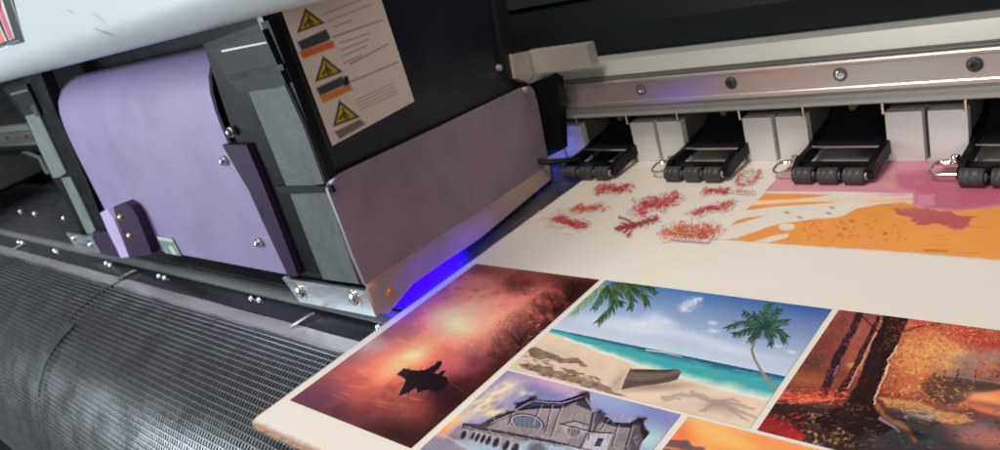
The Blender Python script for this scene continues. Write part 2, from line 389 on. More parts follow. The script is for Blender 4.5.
    c.dabs(140,(390,400,480,445),5,.8,[(60,28,32),(120,60,56),(90,42,44)],.35,-20,.5)
    c.poly(rock,(40,22,30),.5,.9,rough=1.0,sc=45,seed=37)
    c.sharpen(.8); c.mottle(22,.10); c.mottle(60,.06,50); return c.build('sunset_picture', root, 'dark red sunset print with a floating black rock', gain=1.2, gamma=1.36, grey=.16)

def paint_beach(root):
    c = pic(-1.256, -.630, 1.051, 1.492, .0025, (90,140,190)); X, Y = c.px, c.py
    hor = 329+(X-552)*.2035; top = 281+(X-605)*.1233; t = np.clip((Y-top)/(hor-top),0,1)[...,None]
    right = np.clip((X-560)/250,0,1)[...,None]
    c.c = (lin((92,144,198))*(1-right)+lin((52,98,168))*right)*(1-t)+lin((192,204,224))*t
    for a in ((640,326,26,4,14,.55),(690,336,34,3.5,14,.5),(598,323,22,5,14,.4),(740,352,30,3.5,12,.45),(655,319,7,4.5,0,.7),(666,322,6,3,10,.7),(628,328,20,3,12,.5),(648,324,9,3,8,.6)):
        c.gauss(*a[:5],(214,220,235),a[5],rough=.35,sc=24,seed=int(a[0]))
    for a in ((690,304,9,4,-15),(684,309,5,3,30),(696,300,5,2,-20),(713,323,5,2.2,8),(714,331,7,2,8),(791,352,7,2,10),(778,346,5,1.5,10)):
        c.gauss(a[0],a[1],a[2]*.6,a[3]*.7,a[4],(220,228,242),.6,rough=.35,sc=40,seed=int(a[0]))
    shore = [(546,332),(565,338),(600,352),(640,366),(680,378),(720,389),(752,396),(772,401)]
    sea = [(546,326.5),(552,329),(783,376),(790,392)]+shore[::-1]
    c.poly(sea+[], (64,160,172), .8)
    sh_y = np.interp(X, [p[0] for p in shore], [p[1] for p in shore]); q = np.clip((Y-hor)/(sh_y-hor+1e-6),0,1)
    m = sstep(-.6,.6,Y-hor); s3 = c.f(40,77)
    seac = lin((38,98,140))*(1-sstep(0,.35,q+(s3-.5)*.2))[...,None]+lin((62,168,176))*sstep(0,.35,q+(s3-.5)*.2)[...,None]
    w = sstep(.55,1.05,q+(s3-.5)*.25)[...,None]; seac = seac*(1-w)+lin((196,222,210))*w
    m2 = (m*(1-sstep(-1.2,1.2,Y-sh_y)))[...,None]; c.c = c.c*(1-m2)+seac*m2
    sand = sstep(-1.2,1.2,Y-sh_y)[...,None]; n = c.f(18,78)[...,None]
    c.c = c.c*(1-sand)+(lin((226,207,188))*(1-n)+lin((205,182,166))*n)*sand
    c.stroke([(646,350),(664,352.5),(682,357)], .5, (235,245,245), .8, .2); c.stroke([(700,360),(740,368),(775,376)], .35, (28,80,120), .7)
    for k in range(70):
        x = 560+rng.random()*200; y = float(np.interp(x,[552,783],[329,376]))+2+rng.random()*10
        c.stroke([(x,y),(x+5+rng.random()*9,y+1.6)], .25, [(120,205,205),(40,120,150)][k%2], .35, .1)
    c.stroke(shore[1:], .9, (240,236,224), .5, .9, 1.4, rough=1.5)
    c.gauss(560,357,34,6,16,(196,176,160),.5,rough=.5)
    brown = (98,62,48)
    c.poly([(526,350),(536,348),(548,351),(560,358),(570,357.5),(578,359),(590,366),(583,366.5),(576,364),(564,363),(550,360),(538,358),(528,355)],brown,.8,.95,rough=3,sc=42,seed=51,tex=.3)
    c.poly([(519,366),(530,364.5),(550,367),(556,371),(566,373),(576,374),(590,380),(600,382),(608,387),(620,393),(628,397),(610,394),(598,391),(584,388),(570,383),(556,380),(544,376),(530,371)],brown,.8,.95,rough=3.4,sc=42,seed=52,tex=.35)
    c.poly([(560,368),(572,369.5),(586,374),(576,374.5),(564,371)],(134,98,80),.8,.9,rough=2,sc=50,seed=53)
    for k in range(60):
        x = 520+rng.random()*80; y = 352+(x-520)*.33+rng.random()*14
        c.gauss(x,y,1.8,.7,18,[(96,62,50),(150,118,98)][k%2],.6)
    # boat
    c.gauss(618,380,9,3,-50,(176,154,140),.8); c.gauss(655,387,26,3,-3,(160,138,126),.9)
    c.poly([(630,369),(654,369.5),(678,369),(681.5,372),(678,379),(668,382.5),(654,384.5),(638,386),(622,389.5),(626,379)],(124,108,100),.5,1,rough=.6,sc=60)
    c.poly([(631,369.5),(654,369.8),(677,369.6),(668,372.5),(650,373),(633,372)],(84,72,68),.5)
    c.poly([(626,380),(640,381),(660,379),(680,374),(676,380),(654,384.5),(622,389)],(88,76,72),1.5,.8)
    for k in range(4): c.stroke([(629,373+k*3),(655,374+k*2.6),(679,372+k*1.6)], .25, (70,60,58), .55)
    c.stroke([(631,368.5),(625,380),(622,389)], .5, (64,54,52), .8)
    # palm shadow on the sand
    shc = (170,150,140)
    for p,w in (([(662,397),(690,395),(715,402)],2.2),([(692,392),(705,398),(716,403)],2.6),([(716,403),(735,404),(755,409)],2.6),([(716,403),(730,410),(748,421)],2.8),([(714,403),(706,409),(700,411)],2.4),([(720,402),(734,399),(740,402)],2),([(664,400),(680,399)],1.6),([(728,407),(745,413),(757,418)],2.2)):
        c.stroke(p, w, shc, .75, w*.4, 1.4, rough=2.5, sc=40)
    c.gauss(718,406,14,5,10,shc,.8,rough=.5)
    # left palm fronds
    def frond(pts, ln, cols, n=60, spread=1.0, a=.85):
        pts = [Vector(p) for p in pts]
        for k in range(int(n*1.9)):
            t = rng.random()*.999*(len(pts)-1); i = int(t); p = pts[i].lerp(pts[i+1], t-i); d = (pts[i+1]-pts[i]).normalized()
            nn = Vector((-d.y, d.x))*(1 if k % 2 else -1)*spread; L = ln*1.15*(1-.5*t/(len(pts)-1))*(.6+.5*rng.random())
            e = p+(d*.75+nn*.6+Vector((0,.35))).normalized()*L
            c.stroke([tuple(p), tuple((p+e)/2+Vector((0,-.2))), tuple(e)], .55, cols[int(rng.random()*len(cols))], a, .15, .55)
        c.stroke([tuple(p) for p in pts], .5, cols[0], .9, .2)
    G = [(44,72,48),(74,104,66),(120,146,96),(54,88,72),(32,54,40)]
    frond([(607,284),(596,291),(584,302),(572,315)], 9, [(120,160,120),(90,140,100),(150,180,140)], 80)
    frond([(612,283),(617,294),(612,308),(598,322)], 11, G, 130); frond([(610,284),(604,294),(594,308)], 9, G[1:], 80)
    frond([(614,283),(626,290),(633,300),(630,308)], 9, G, 90); frond([(618,283),(634,288),(645,296),(647,304)], 10, G, 110)
    frond([(622,283),(640,286),(652,289),(656,293)], 7, G, 80); frond([(606,286),(614,300),(622,303)], 9, G, 60)
    # right palm
    c.stroke([(761,330),(754,342),(751.5,350),(754,358),(760,369),(767,379),(776,390)], .9, (150,140,132), 1, 1.7, .5)
    c.stroke([(761.6,331),(754.8,342),(752.3,350),(755,358)], .35, (96,88,84), .8, .4)
    P = [(36,74,68),(52,94,84),(78,120,98),(30,60,62),(100,140,112)]
    for f in ([(762,328),(750,322),(738,323),(727,328)],[(762,328),(752,328),(740,333),(733,334)],[(762,327),(753,317),(744,313)],[(762,327),(764,314),(770,304)],[(763,327),(772,316),(779,309)],[(763,328),(775,322),(788,321)],[(763,328),(776,328),(788,337)],[(763,329),(772,336),(770,345)],[(762,329),(754,334),(750,341)],[(763,328),(780,331),(785,342)]):
        frond(f, 8, P, 70)
    c.gauss(763,327,7,4,0,(34,70,62),.7,rough=.6)
    c.dabs(90,(625,318,705,336),4,.8,[(226,230,240),(200,212,232),(150,180,214)],.35,12,.3,lambda x,y: 1.0 if abs(y-(322+(x-625)*.17)) < 4 else 0)
    c.dabs(50,(682,297,702,312),3.5,.6,[(226,232,244),(180,204,232)],.45,-25,.5)
    c.dabs(260,(516,345,640,400),3,.4,[(214,194,176),(176,152,134),(232,216,200),(120,86,70)],.35,18,.4,lambda x,y: 1.0 if y > 350+(x-520)*.3 else 0)
    c.sharpen(.8); c.mottle(30,.05); return c.build('beach_picture', root, 'blue beach print with palms and a stranded boat', gain=.97, gamma=1.15, grey=.08)

def paint_church(root):
    c = pic(-1.252, -.772, .735, 1.042, .0024, (150,150,188)); X, Y = c.px, c.py
    c.gauss(520,386,34,12,15,(124,130,176),.8,rough=.5); c.gauss(560,386,26,5,15,(214,170,190),.8,rough=.6,sc=18)
    c.gauss(500,392,20,9,-35,(170,158,186),.8,rough=.7); c.gauss(482,402,26,8,-30,(222,212,186),.95,rough=.9,sc=20,seed=61)
    c.gauss(468,400,9,5,-40,(150,160,190),.7,rough=.7); c.gauss(492,412,14,6,10,(228,214,176),.8,rough=.8,sc=24)
    c.gauss(458,413,10,5,-10,(160,168,190),.8,rough=.4); c.gauss(444,424,14,6,-35,(244,196,130),1,rough=.4); c.gauss(440,430,10,4,-35,(226,140,100),.7)
    c.gauss(625,400,34,9,16,(156,176,208),.9,rough=.5); c.gauss(655,412,20,9,30,(136,138,188),.9,rough=.5); c.gauss(648,440,14,10,0,(176,206,208),.9)
    for k in range(40): c.gauss(470+rng.random()*40,385+rng.random()*28,3,1,-30,(136,136,168),.45)
    body = [(436,452),(450,434),(463,423),(480,424.5),(489,421.5),(498,414),(503,413.5),(508,411.5),(515,408),(517,404),(522,402),(527,401),(531,397.6),(535,397),(536,401),(550,402),(560,400.5),(573,397.5),(581,394.5),(584,392.6),(588,392.6),(590,396),(589.5,402),(591.5,409.6),(595,411.5),(598,410.5),(601,411.5),(604,415.5),(609,417),(612,422),(620,422.5),(630,423),(633,420),(638,418.4),(645,418),(644.5,424),(645.5,430),(649.5,433.5),(646.5,437),(643,442),(639,450),(630,485),(420,485)]
    c.poly(body,(154,146,150),.6,1,rough=1.0,sc=55,seed=62)
    inb = c.sd(body,X,Y) > 0
    nn = c.f(38,63)[...,None]; c.c = np.where(inb[...,None], c.c*(.72+.55*nn), c.c)
    def P(pts,col,soft=.5,a=1.0,r=.7): c.poly(pts,col,soft,a,rough=r,sc=60,seed=64)
    P([(515,408),(518,403),(531,398),(536,401),(560,401),(583,393.5),(590,394),(590,401),(575,402),(560,409),(540,408.5),(518,411)],(58,52,78))
    P([(528,402),(560,402.5),(572,400),(560,406),(530,406)],(88,84,122),.8,.8)
    P([(578,400),(590,401),(592,411),(584,408),(576,405)],(74,64,78),1,.9)
    P([(463,423),(480,424.5),(498,414),(509,412),(516,410),(512,416),(500,420),(486,428),(520,434),(570,444),(560,447),(515,438),(462,428)],(84,76,92),.8,.9)
    P([(600,412),(604,416),(609,418),(614,422),(630,423),(640,418),(645,418.5),(643,426),(630,428),(612,426),(598,421)],(66,58,74),.6)
    P([(592,412),(600,412),(606,420),(598,426),(590,440),(584,450),(578,450),(588,430)],(92,84,98),.8,.85)
    P([(634,424),(645,425),(649,433),(641,444),(638,456),(622,456),(628,436)],(96,88,102),.8,.85)
    P([(640,420),(646,430),(649,434),(644,440),(640,432)],(58,50,62),.6)
    P([(530,441),(560,446),(592,452),(590,480),(440,480),(470,446),(500,446)],(166,186,202),2,.9)
    P([(456,440),(470,440),(520,452),(560,455),(540,485),(430,485)],(170,184,204),1.5,.8)
    # rose window
    for rx, ry, col in ((18,9.5,(92,86,100)),(16,8,(176,172,182)),(14.5,7,(96,100,116)),(13,6,(120,130,146))):
        t = math.radians(12); dx = X-527; dy = Y-423; U = (dx*math.cos(t)+dy*math.sin(t))/rx; V = (-dx*math.sin(t)+dy*math.cos(t))/ry
        c.mix((1-sstep(.9,1.06,U*U+V*V))*(1-sstep(-.8,.8,Y-(427+(X-527)*.12))), col)
    for k in range(-2,3): c.stroke([(527+k*4.6,418+abs(k)),(527+k*4.9,427.5)], .3, (86,86,98), .7)
    for (x,y,w,h) in ((463.5,434.5,2.6,4.4),(473,435,1.7,4.2),(477.5,437,1.9,4.4),(483,438.2,2,4.6),(488.5,440,2.2,4.8),(496,442,2.7,5.2),(506,445,3,5.6),(515,448,3.2,5.6)):
        c.gauss(x+1,y,w+1.1,h+.8,28,(190,184,192),.7,p=3); c.gauss(x,y+.5,w,h,28,(62,58,78),1,p=3)
    c.gauss(537,450,9,7,12,(70,66,82),.95,p=3); c.gauss(537,450,11,9,12,(180,180,190),.3,p=3)
    # upper windows
    c.gauss(574,430,9,6,10,(196,190,196),.8,p=2.5); c.gauss(574,431,6,5,10,(86,80,98),.95,p=2.5)
    for k in (-2,0,2): c.stroke([(574+k*1.4,427),(573+k*1.4,434)], .35, (190,184,192), .8)
    c.stroke([(562,424),(575,421),(588,425)], .7, (72,64,78), .8, .7); c.poly([(588,434),(612,434),(606,452),(580,452)],(188,186,196),.8,.9,rough=.6)
    c.poly([(598,438),(604,438.5),(600,447),(594,446)],(70,66,96),.5); c.stroke([(599,442.5),(603,443)], .25, (170,170,190), .8)
    for k in range(60):
        x = 500+rng.random()*140; y = 410+(rng.random())*38; c.stroke([(x,y),(x-1.5-rng.random()*2,y+4+rng.random()*4)], .3, [(80,72,90),(206,200,208)][k%2], .35)
    c.poly([(415,452),(432,436),(448,440),(470,452),(470,470),(400,470)],(150,146,160),2,.9); c.stroke([(437,432),(455,441),(475,452)], .8, (206,180,190), .7, .8)
    D = (52,46,62); Lt = (206,200,210)
    for p_,w_ in (([(463,425),(480,429),(512,435),(560,444),(600,452)],.7),([(489,422),(500,417),(512,412)],.9),([(515,408),(531,399.5),(560,402),(586,394)],.8),([(541,404),(536,416)],.6),([(552,404),(545,432)],.7),([(562,404),(551,436)],.6),([(594,412),(588,440)],.8),([(608,418),(600,430)],.7),([(618,424),(612,446)],.7),([(632,425),(626,446)],.8),([(512,412),(508,424)],.6),([(560,424),(592,432),(612,434)],.8),([(585,397),(592,410)],1.1)):
        c.stroke(p_, w_, D, .75, w_, .5, rough=.8, sc=70)
        c.stroke([(x+1.2,y+1.4) for x,y in p_], w_*.6, Lt, .5, w_*.6, .5, rough=.8, sc=70)
    for x,y,r in ((517,404,2),(532,398.5,2.6),(535,397.5,1.6),(583,394.5,3),(587,393,2),(600,411.5,2.2),(604,414,1.6),(640,419.5,2.8),(645,418.5,1.6),(647,432,1.8),(489,422,1.8),(508,412,1.8)):
        c.gauss(x,y,r,r*.7,10,(44,38,50),.9)
    c.dabs(420,(450,398,650,450),2.4,.45,[D,(120,112,128),Lt,(96,88,106)],.5,75,.6,lambda x,y: 1.0 if (y > 424-(x-460)*.34 and x < 560) or (y > 400+(x-560)*.22+6 and x >= 560 and x < 640) else 0)
    c.dabs(120,(430,374,540,420),5,.5,[(232,222,196),(150,150,186),(196,180,196)],.3,-30,.4,lambda x,y: 1.0 if y < 424-(x-450)*.5 else 0)
    c.sharpen(.8); c.mottle(26,.05); c.c = np.clip(c.c,0,1); return c.build('church_picture', root, 'lavender watercolour print of an arcaded stone church', gain=.97, gamma=1.35)

def paint_dusk(root):
    c = pic(-.755, -.10, .735, 1.042, .0028, (236,164,92))
    c.gauss(700,418,26,7,16,(206,192,160),1,rough=.5); c.gauss(682,434,14,8,-30,(230,116,72),1,rough=.6,sc=15)
    c.gauss(720,432,22,7,15,(242,190,112),.9,rough=.5); c.gauss(770,442,30,8,15,(232,140,88),.8,rough=.6); c.gauss(740,446,20,5,15,(240,200,120),.7,rough=.5)
    c.gauss(800,470,60,10,15,(226,120,70),.8,rough=.5)
    c.poly([(660,446),(668,438),(676,441),(686,440),(694,446),(704,447),(712,455),(740,462),(800,480),(700,500),(640,480)],(52,58,86),1.2,.95,rough=3,sc=40,seed=71,tex=.15)
    c.stroke([(664,447),(676,449),(690,452)], .8, (220,160,80), .7, .8, rough=1)
    c.mottle(14,.12); return c.build('dusk_picture', root, 'orange watercolour dusk print with a dark treeline')

def paint_autumn(root):
    c = pic(-.615, .012, 1.052, 1.494, .0025, (126,60,46)); X, Y = c.px, c.py
    n = c.f(10,81)
    c.c = c.c*(.6+.8*n)[...,None]
    c.gauss(845,330,26,24,-60,(140,66,66),.9,rough=.6,sc=10); c.gauss(838,350,16,10,-60,(104,66,66),.7,rough=.6)
    c.gauss(812,370,20,12,-50,(96,66,58),.85,rough=.5); c.gauss(806,380,26,6,8,(172,98,56),.8,rough=.5); c.gauss(848,352,10,18,25,(150,72,52),.8,rough=.7)
    c.gauss(868,345,10,16,25,(176,78,60),.8,rough=.8,sc=20)
    c.gauss(960,352,48,26,5,(140,122,116),1,rough=.5,sc=9,seed=82); c.gauss(975,345,24,12,0,(160,146,138),.8,rough=.5)
    c.gauss(925,338,32,15,0,(206,112,70),.95,rough=.9,sc=16,seed=83); c.gauss(955,330,30,8,8,(196,76,58),.9,rough=.9,sc=18,seed=84)
    c.gauss(990,340,26,8,10,(176,66,62),.8,rough=1,sc=18,seed=85); c.gauss(1040,350,40,10,8,(170,70,60),.8,rough=1,sc=18,seed=86)
    c.gauss(925,350,22,12,-10,(222,170,92),.95,rough=.9,sc=20,seed=87); c.gauss(905,375,17,13,20,(206,106,66),.9,rough=.7,sc=20,seed=88)
    c.gauss(918,368,14,8,0,(216,150,80),.8,rough=.9,sc=24,seed=89); c.gauss(930,385,20,8,20,(190,110,66),.8,rough=.7,seed=90)
    c.gauss(890,330,8,14,20,(200,80,58),.8,rough=.8,sc=20,seed=91)
    # bridge and its arch
    c.poly([(918,384),(935,374),(965,377.5),(1000,383),(1060,392),(1110,400),(1110,418),(1040,396),(1000,389),(975,393),(958,402),(944,404),(926,396)],(80,64,60),3,.85,rough=4,sc=30,seed=92)
    c.stroke([(938,374.5),(968,378),(1000,383),(1060,392)], .6, (150,132,124), .7, .6, rough=.6)
    for x in (944,957,975,997,1015): c.stroke([(x,378),(x+1.5,370)], .8, (64,50,48), .9, .5)
    c.poly([(962,404),(975,394),(1000,390),(1030,398),(1060,420),(1010,418),(980,412)],(226,126,78),2,.95,rough=2,sc=30); c.gauss(988,398,14,3,8,(244,170,110),.8); c.gauss(985,405,20,2.5,10,(120,84,80),.6)
    # ground, water
    c.poly([(757,431),(775,402),(800,405),(850,408),(900,412),(960,412),(1000,420),(1120,440),(1120,470),(830,470)],(66,46,46),3,.95,rough=4,sc=18,seed=93)
    c.gauss(920,435,46,13,14,(70,76,82),.9,rough=.6,sc=14); c.gauss(985,430,26,10,14,(140,112,112),.9,rough=.6); c.gauss(992,440,20,8,14,(190,120,104),.7,rough=.6)
    c.poly([(880,398),(890,398),(915,402),(945,412),(962,416),(975,422),(960,424),(940,420),(920,418),(900,412),(886,408)],(206,146,84),2,.9,rough=4,sc=30,seed=94)
    c.stroke([(872,398),(884,416),(905,428),(915,440)], 3, (190,124,72), .7, 1.5, 2, rough=3); c.gauss(905,412,10,3,20,(96,84,84),.8)
    c.gauss(925,415,10,2.5,14,(180,168,164),.7,rough=.8)
    c.stroke([(776,396),(800,398),(825,397),(842,391)], 4, (204,76,54), .9, 3, 2.5, rough=4, sc=34); c.stroke([(800,401),(826,400),(846,394)], 1.2, (232,134,100), .6, 1, 1.5, rough=3)
    c.poly([(757,429),(768,414),(785,415),(796,426),(806,436),(800,445)],(182,36,40),2.5,.95,rough=5,sc=34,seed=95)
    c.gauss(790,416,22,7,10,(56,44,46),.85,rough=.8); c.gauss(850,425,30,12,10,(50,36,38),.8,rough=.7,sc=20)
    for k in range(130):
        x = 805+rng.random()*50; y = 412+rng.random()*34; c.gauss(x,y,1.4,.7,rng.random()*180,[(196,160,96),(150,112,72),(90,80,72),(40,32,36)][k%4],.7)
    # trunks
    c.stroke([(861,313),(847,340),(836,362),(824,392)], 3.4, (52,34,44), .95, 4.6, 1.2, rough=2, sc=30); c.stroke([(838,366),(834,376)], .5, (170,150,170), .7)
    c.stroke([(879,318),(866,345),(855,368),(838,396)], 2.0, (60,34,34), .95, 4.4, 1, rough=2, sc=30); c.stroke([(882,322),(869,347),(858,370),(848,388)], .7, (226,166,148), .75, .6, .6, rough=2.5, sc=50)
    big = [(886,313),(911,317),(903,332),(893,352),(884,372),(876,392),(873,405),(880,418),(893,430),(880,436),(868,430),(858,438),(840,428),(826,432),(812,420),(830,412),(846,402),(856,386),(866,360),(876,336)]
    c.poly(big,(50,28,28),1.2,1,rough=2.4,sc=30,seed=96); c.gauss(868,372,5,26,24,(84,50,42),.6,rough=.9,sc=26); c.gauss(884,335,5,14,22,(70,44,40),.6,rough=.9)
    c.stroke([(897,346),(889,362),(884,376),(876,394),(873,404)], .9, (232,176,154), .85, .6, .7, rough=3, sc=60)
    c.stroke([(900,333),(915,327),(935,325),(950,321)], 1.4, (58,34,34), .9, .4, .8, rough=1.5); c.stroke([(878,332),(868,322),(860,314)], 1.1, (58,34,34), .9, .5, .8)
    c.stroke([(880,418),(892,425),(900,432)], 1.6, (178,160,164), .6, .6, 1.2, rough=2); c.gauss(915,434,12,4,15,(34,28,30),.8,rough=.7)
    for k in range(420):
        a = rng.random(); x = 892+rng.random()*108; y = 322+rng.random()*60
        c.gauss(x,y,1.5,.8,rng.random()*180,[(206,110,72),(170,66,52),(200,150,90),(120,70,56)][k%4],.28)
    for k in range(160):
        x = 800+rng.random()*80; y = 320+rng.random()*90
        c.gauss(x,y,1.3,.6,rng.random()*180,[(190,84,64),(90,44,40),(160,100,90)][k%3],.35)
    c.dabs(500,(884,318,1000,350),3.5,.8,[(214,92,62),(178,58,52),(226,130,78),(150,52,50),(236,168,100)],.55,20,1.0,lambda x,y: 1.0 if abs(x-930) < 38+rng.normal()*14 or y < 340 else .25)
    c.dabs(420,(884,338,945,402),3.2,.8,[(224,150,84),(206,104,64),(236,184,110),(166,84,58),(110,70,58)],.5,30,1.0)
    c.dabs(240,(790,316,880,385),4,.9,[(160,70,62),(110,52,56),(186,96,76),(84,48,52),(140,90,84)],.45,70,.5)
    c.dabs(150,(776,388,850,404),4,.8,[(222,92,66),(176,48,44),(236,140,104)],.6,5,.3)
    c.dabs(160,(757,412,812,446),3,.8,[(196,44,46),(140,26,32),(70,26,30),(214,70,60)],.6,20,.8)
    c.dabs(380,(800,404,1000,448),5,.7,[(44,38,42),(96,92,98),(30,28,34),(130,108,100),(78,66,64)],.45,12,.25)
    c.dabs(160,(900,385,975,425),4,.7,[(226,170,104),(180,120,72),(120,84,60)],.5,22,.5)
    c.dabs(160,(940,350,1000,376),4,.8,[(168,150,140),(126,108,106),(190,120,96)],.35,10,.6)
    c.dabs(120,(860,330,905,420),4,.6,[(30,18,22),(88,58,50),(60,36,34)],.6,105,.3)
    big2 = [(886,313),(911,317),(903,332),(893,352),(884,372),(876,392),(872,405),(862,405),(846,402),(856,386),(866,360),(876,336)]
    c.poly(big2,(44,26,28),1.5,.7,rough=2.4,sc=30,seed=96); c.dabs(90,(862,318,900,402),5,.5,[(84,58,52),(28,18,22),(110,74,62)],.5,108,.15,lambda x,y: 1.0 if abs(x-(897-(y-315)*.36)) < 8 else 0)
    c.stroke([(897,346),(889,362),(884,376),(876,394),(873,404)], .8, (236,184,162), .8, .5, .6, rough=3, sc=60)
    c.sharpen(.9); c.mottle(30,.12); c.c = np.clip(c.c,0,1); return c.build('autumn_picture', root, 'dark red autumn forest print with a leaning trunk', gain=1.1, gamma=1.22, grey=.14)

def paint_abstract(root):
    c = pic(-1.052, .25, 1.777, 2.352, .0034, (219,211,198)); X, Y = c.px, c.py
    c.c[:] = PAPER/GAIN; c.al[:] = 1
    O = (228,150,74)
    def W(pts, col, a=1.0, soft=.6, r=0, sc=30, seed=3): c.poly([(720+p[0]/3.571, 160+p[1]/3.571) for p in pts], col, soft, a, rough=r, sc=sc, seed=seed)
    W([(150,40),(500,-80),(1100,-80),(1300,60),(1400,220),(1000,172),(860,182),(690,178),(690,120),(420,112),(150,112)],(204,138,156))
    W([(560,60),(760,30),(1300,40),(1300,200),(1000,165),(860,180),(700,172),(690,120),(640,110)],(184,88,120),.9,4,6,10)
    W([(200,60),(620,40),(640,105),(150,110)],(214,160,166),.6,4,5,10); c.gauss(900,196,14,5,5,(206,128,156),.6,rough=.8,sc=26)
    W([(160,119),(260,120),(400,125),(330,134),(235,142),(130,146)],O); W([(120,146),(400,136),(690,128),(690,134),(360,150),(118,160)],(238,205,170),.8)
    W([(86,181),(110,162),(230,153),(360,148),(420,150),(300,160),(200,166)],O); W([(500,146),(680,140),(660,150),(540,152)],(236,190,140),.9)
    W([(35,235),(60,216),(95,205),(168,198),(150,203),(110,214),(70,226)],O)
    W([(18,285),(60,278),(140,252),(175,238),(210,228),(300,215),(350,209),(420,206),(450,196),(455,190),(490,172),(540,164),(560,158),(600,156),(650,150),(700,160),(760,180),(860,182),(1000,165),(1400,220),(1500,400),(1000,356),(560,322),(160,296),(110,292)],O,1,.6,.8,40)
    W([(112,294),(150,282),(200,268),(245,262),(243,276),(200,288),(164,297)],(222,212,196))
    c.poly([(787+8.2*math.cos(t),226.8+3.7*math.sin(t)) for t in [k*.3 for k in range(21)]],(222,212,196),.4)
    W([(612,182),(650,178),(700,168),(800,196),(930,204),(890,212),(900,234),(850,232),(800,243),(740,232),(690,224),(650,210),(630,198)],(176,78,92),.95,1,7,26,98)
    c.gauss(915,209,12,3,5,(190,120,80),.6,rough=.9,sc=30); W([(700,120),(760,115),(770,165),(710,172)],(212,140,160),.7,2,5,30)
    for k in range(46):
        x = 300+rng.random()*380; y = 215+rng.random()*75; c.gauss(720+x/3.571,160+y/3.571,.9,.6,0,(170,90,50),.7)
    for a,b in ((240,188),(400,170),(388,190),(285,205),(470,218),(590,262),(445,245)): c.gauss(720+a/3.571,160+b/3.571,1.8,.7,15,(110,60,60),.85)
    for a,b,w in ((730,322,80),(760,300,60),(770,282,50),(865,330,70),(880,236,80),(760,268,40)): c.stroke([(720+a/3.571,160+b/3.571),(720+(a+w)/3.571,160+(b+4)/3.571)], .9 if b==322 else .45, (160,104,50), .8 if b==322 else .3)
    c.mottle(12,.05); return c.build('abstract_picture', root, 'orange and pink abstract print with white swooshes')

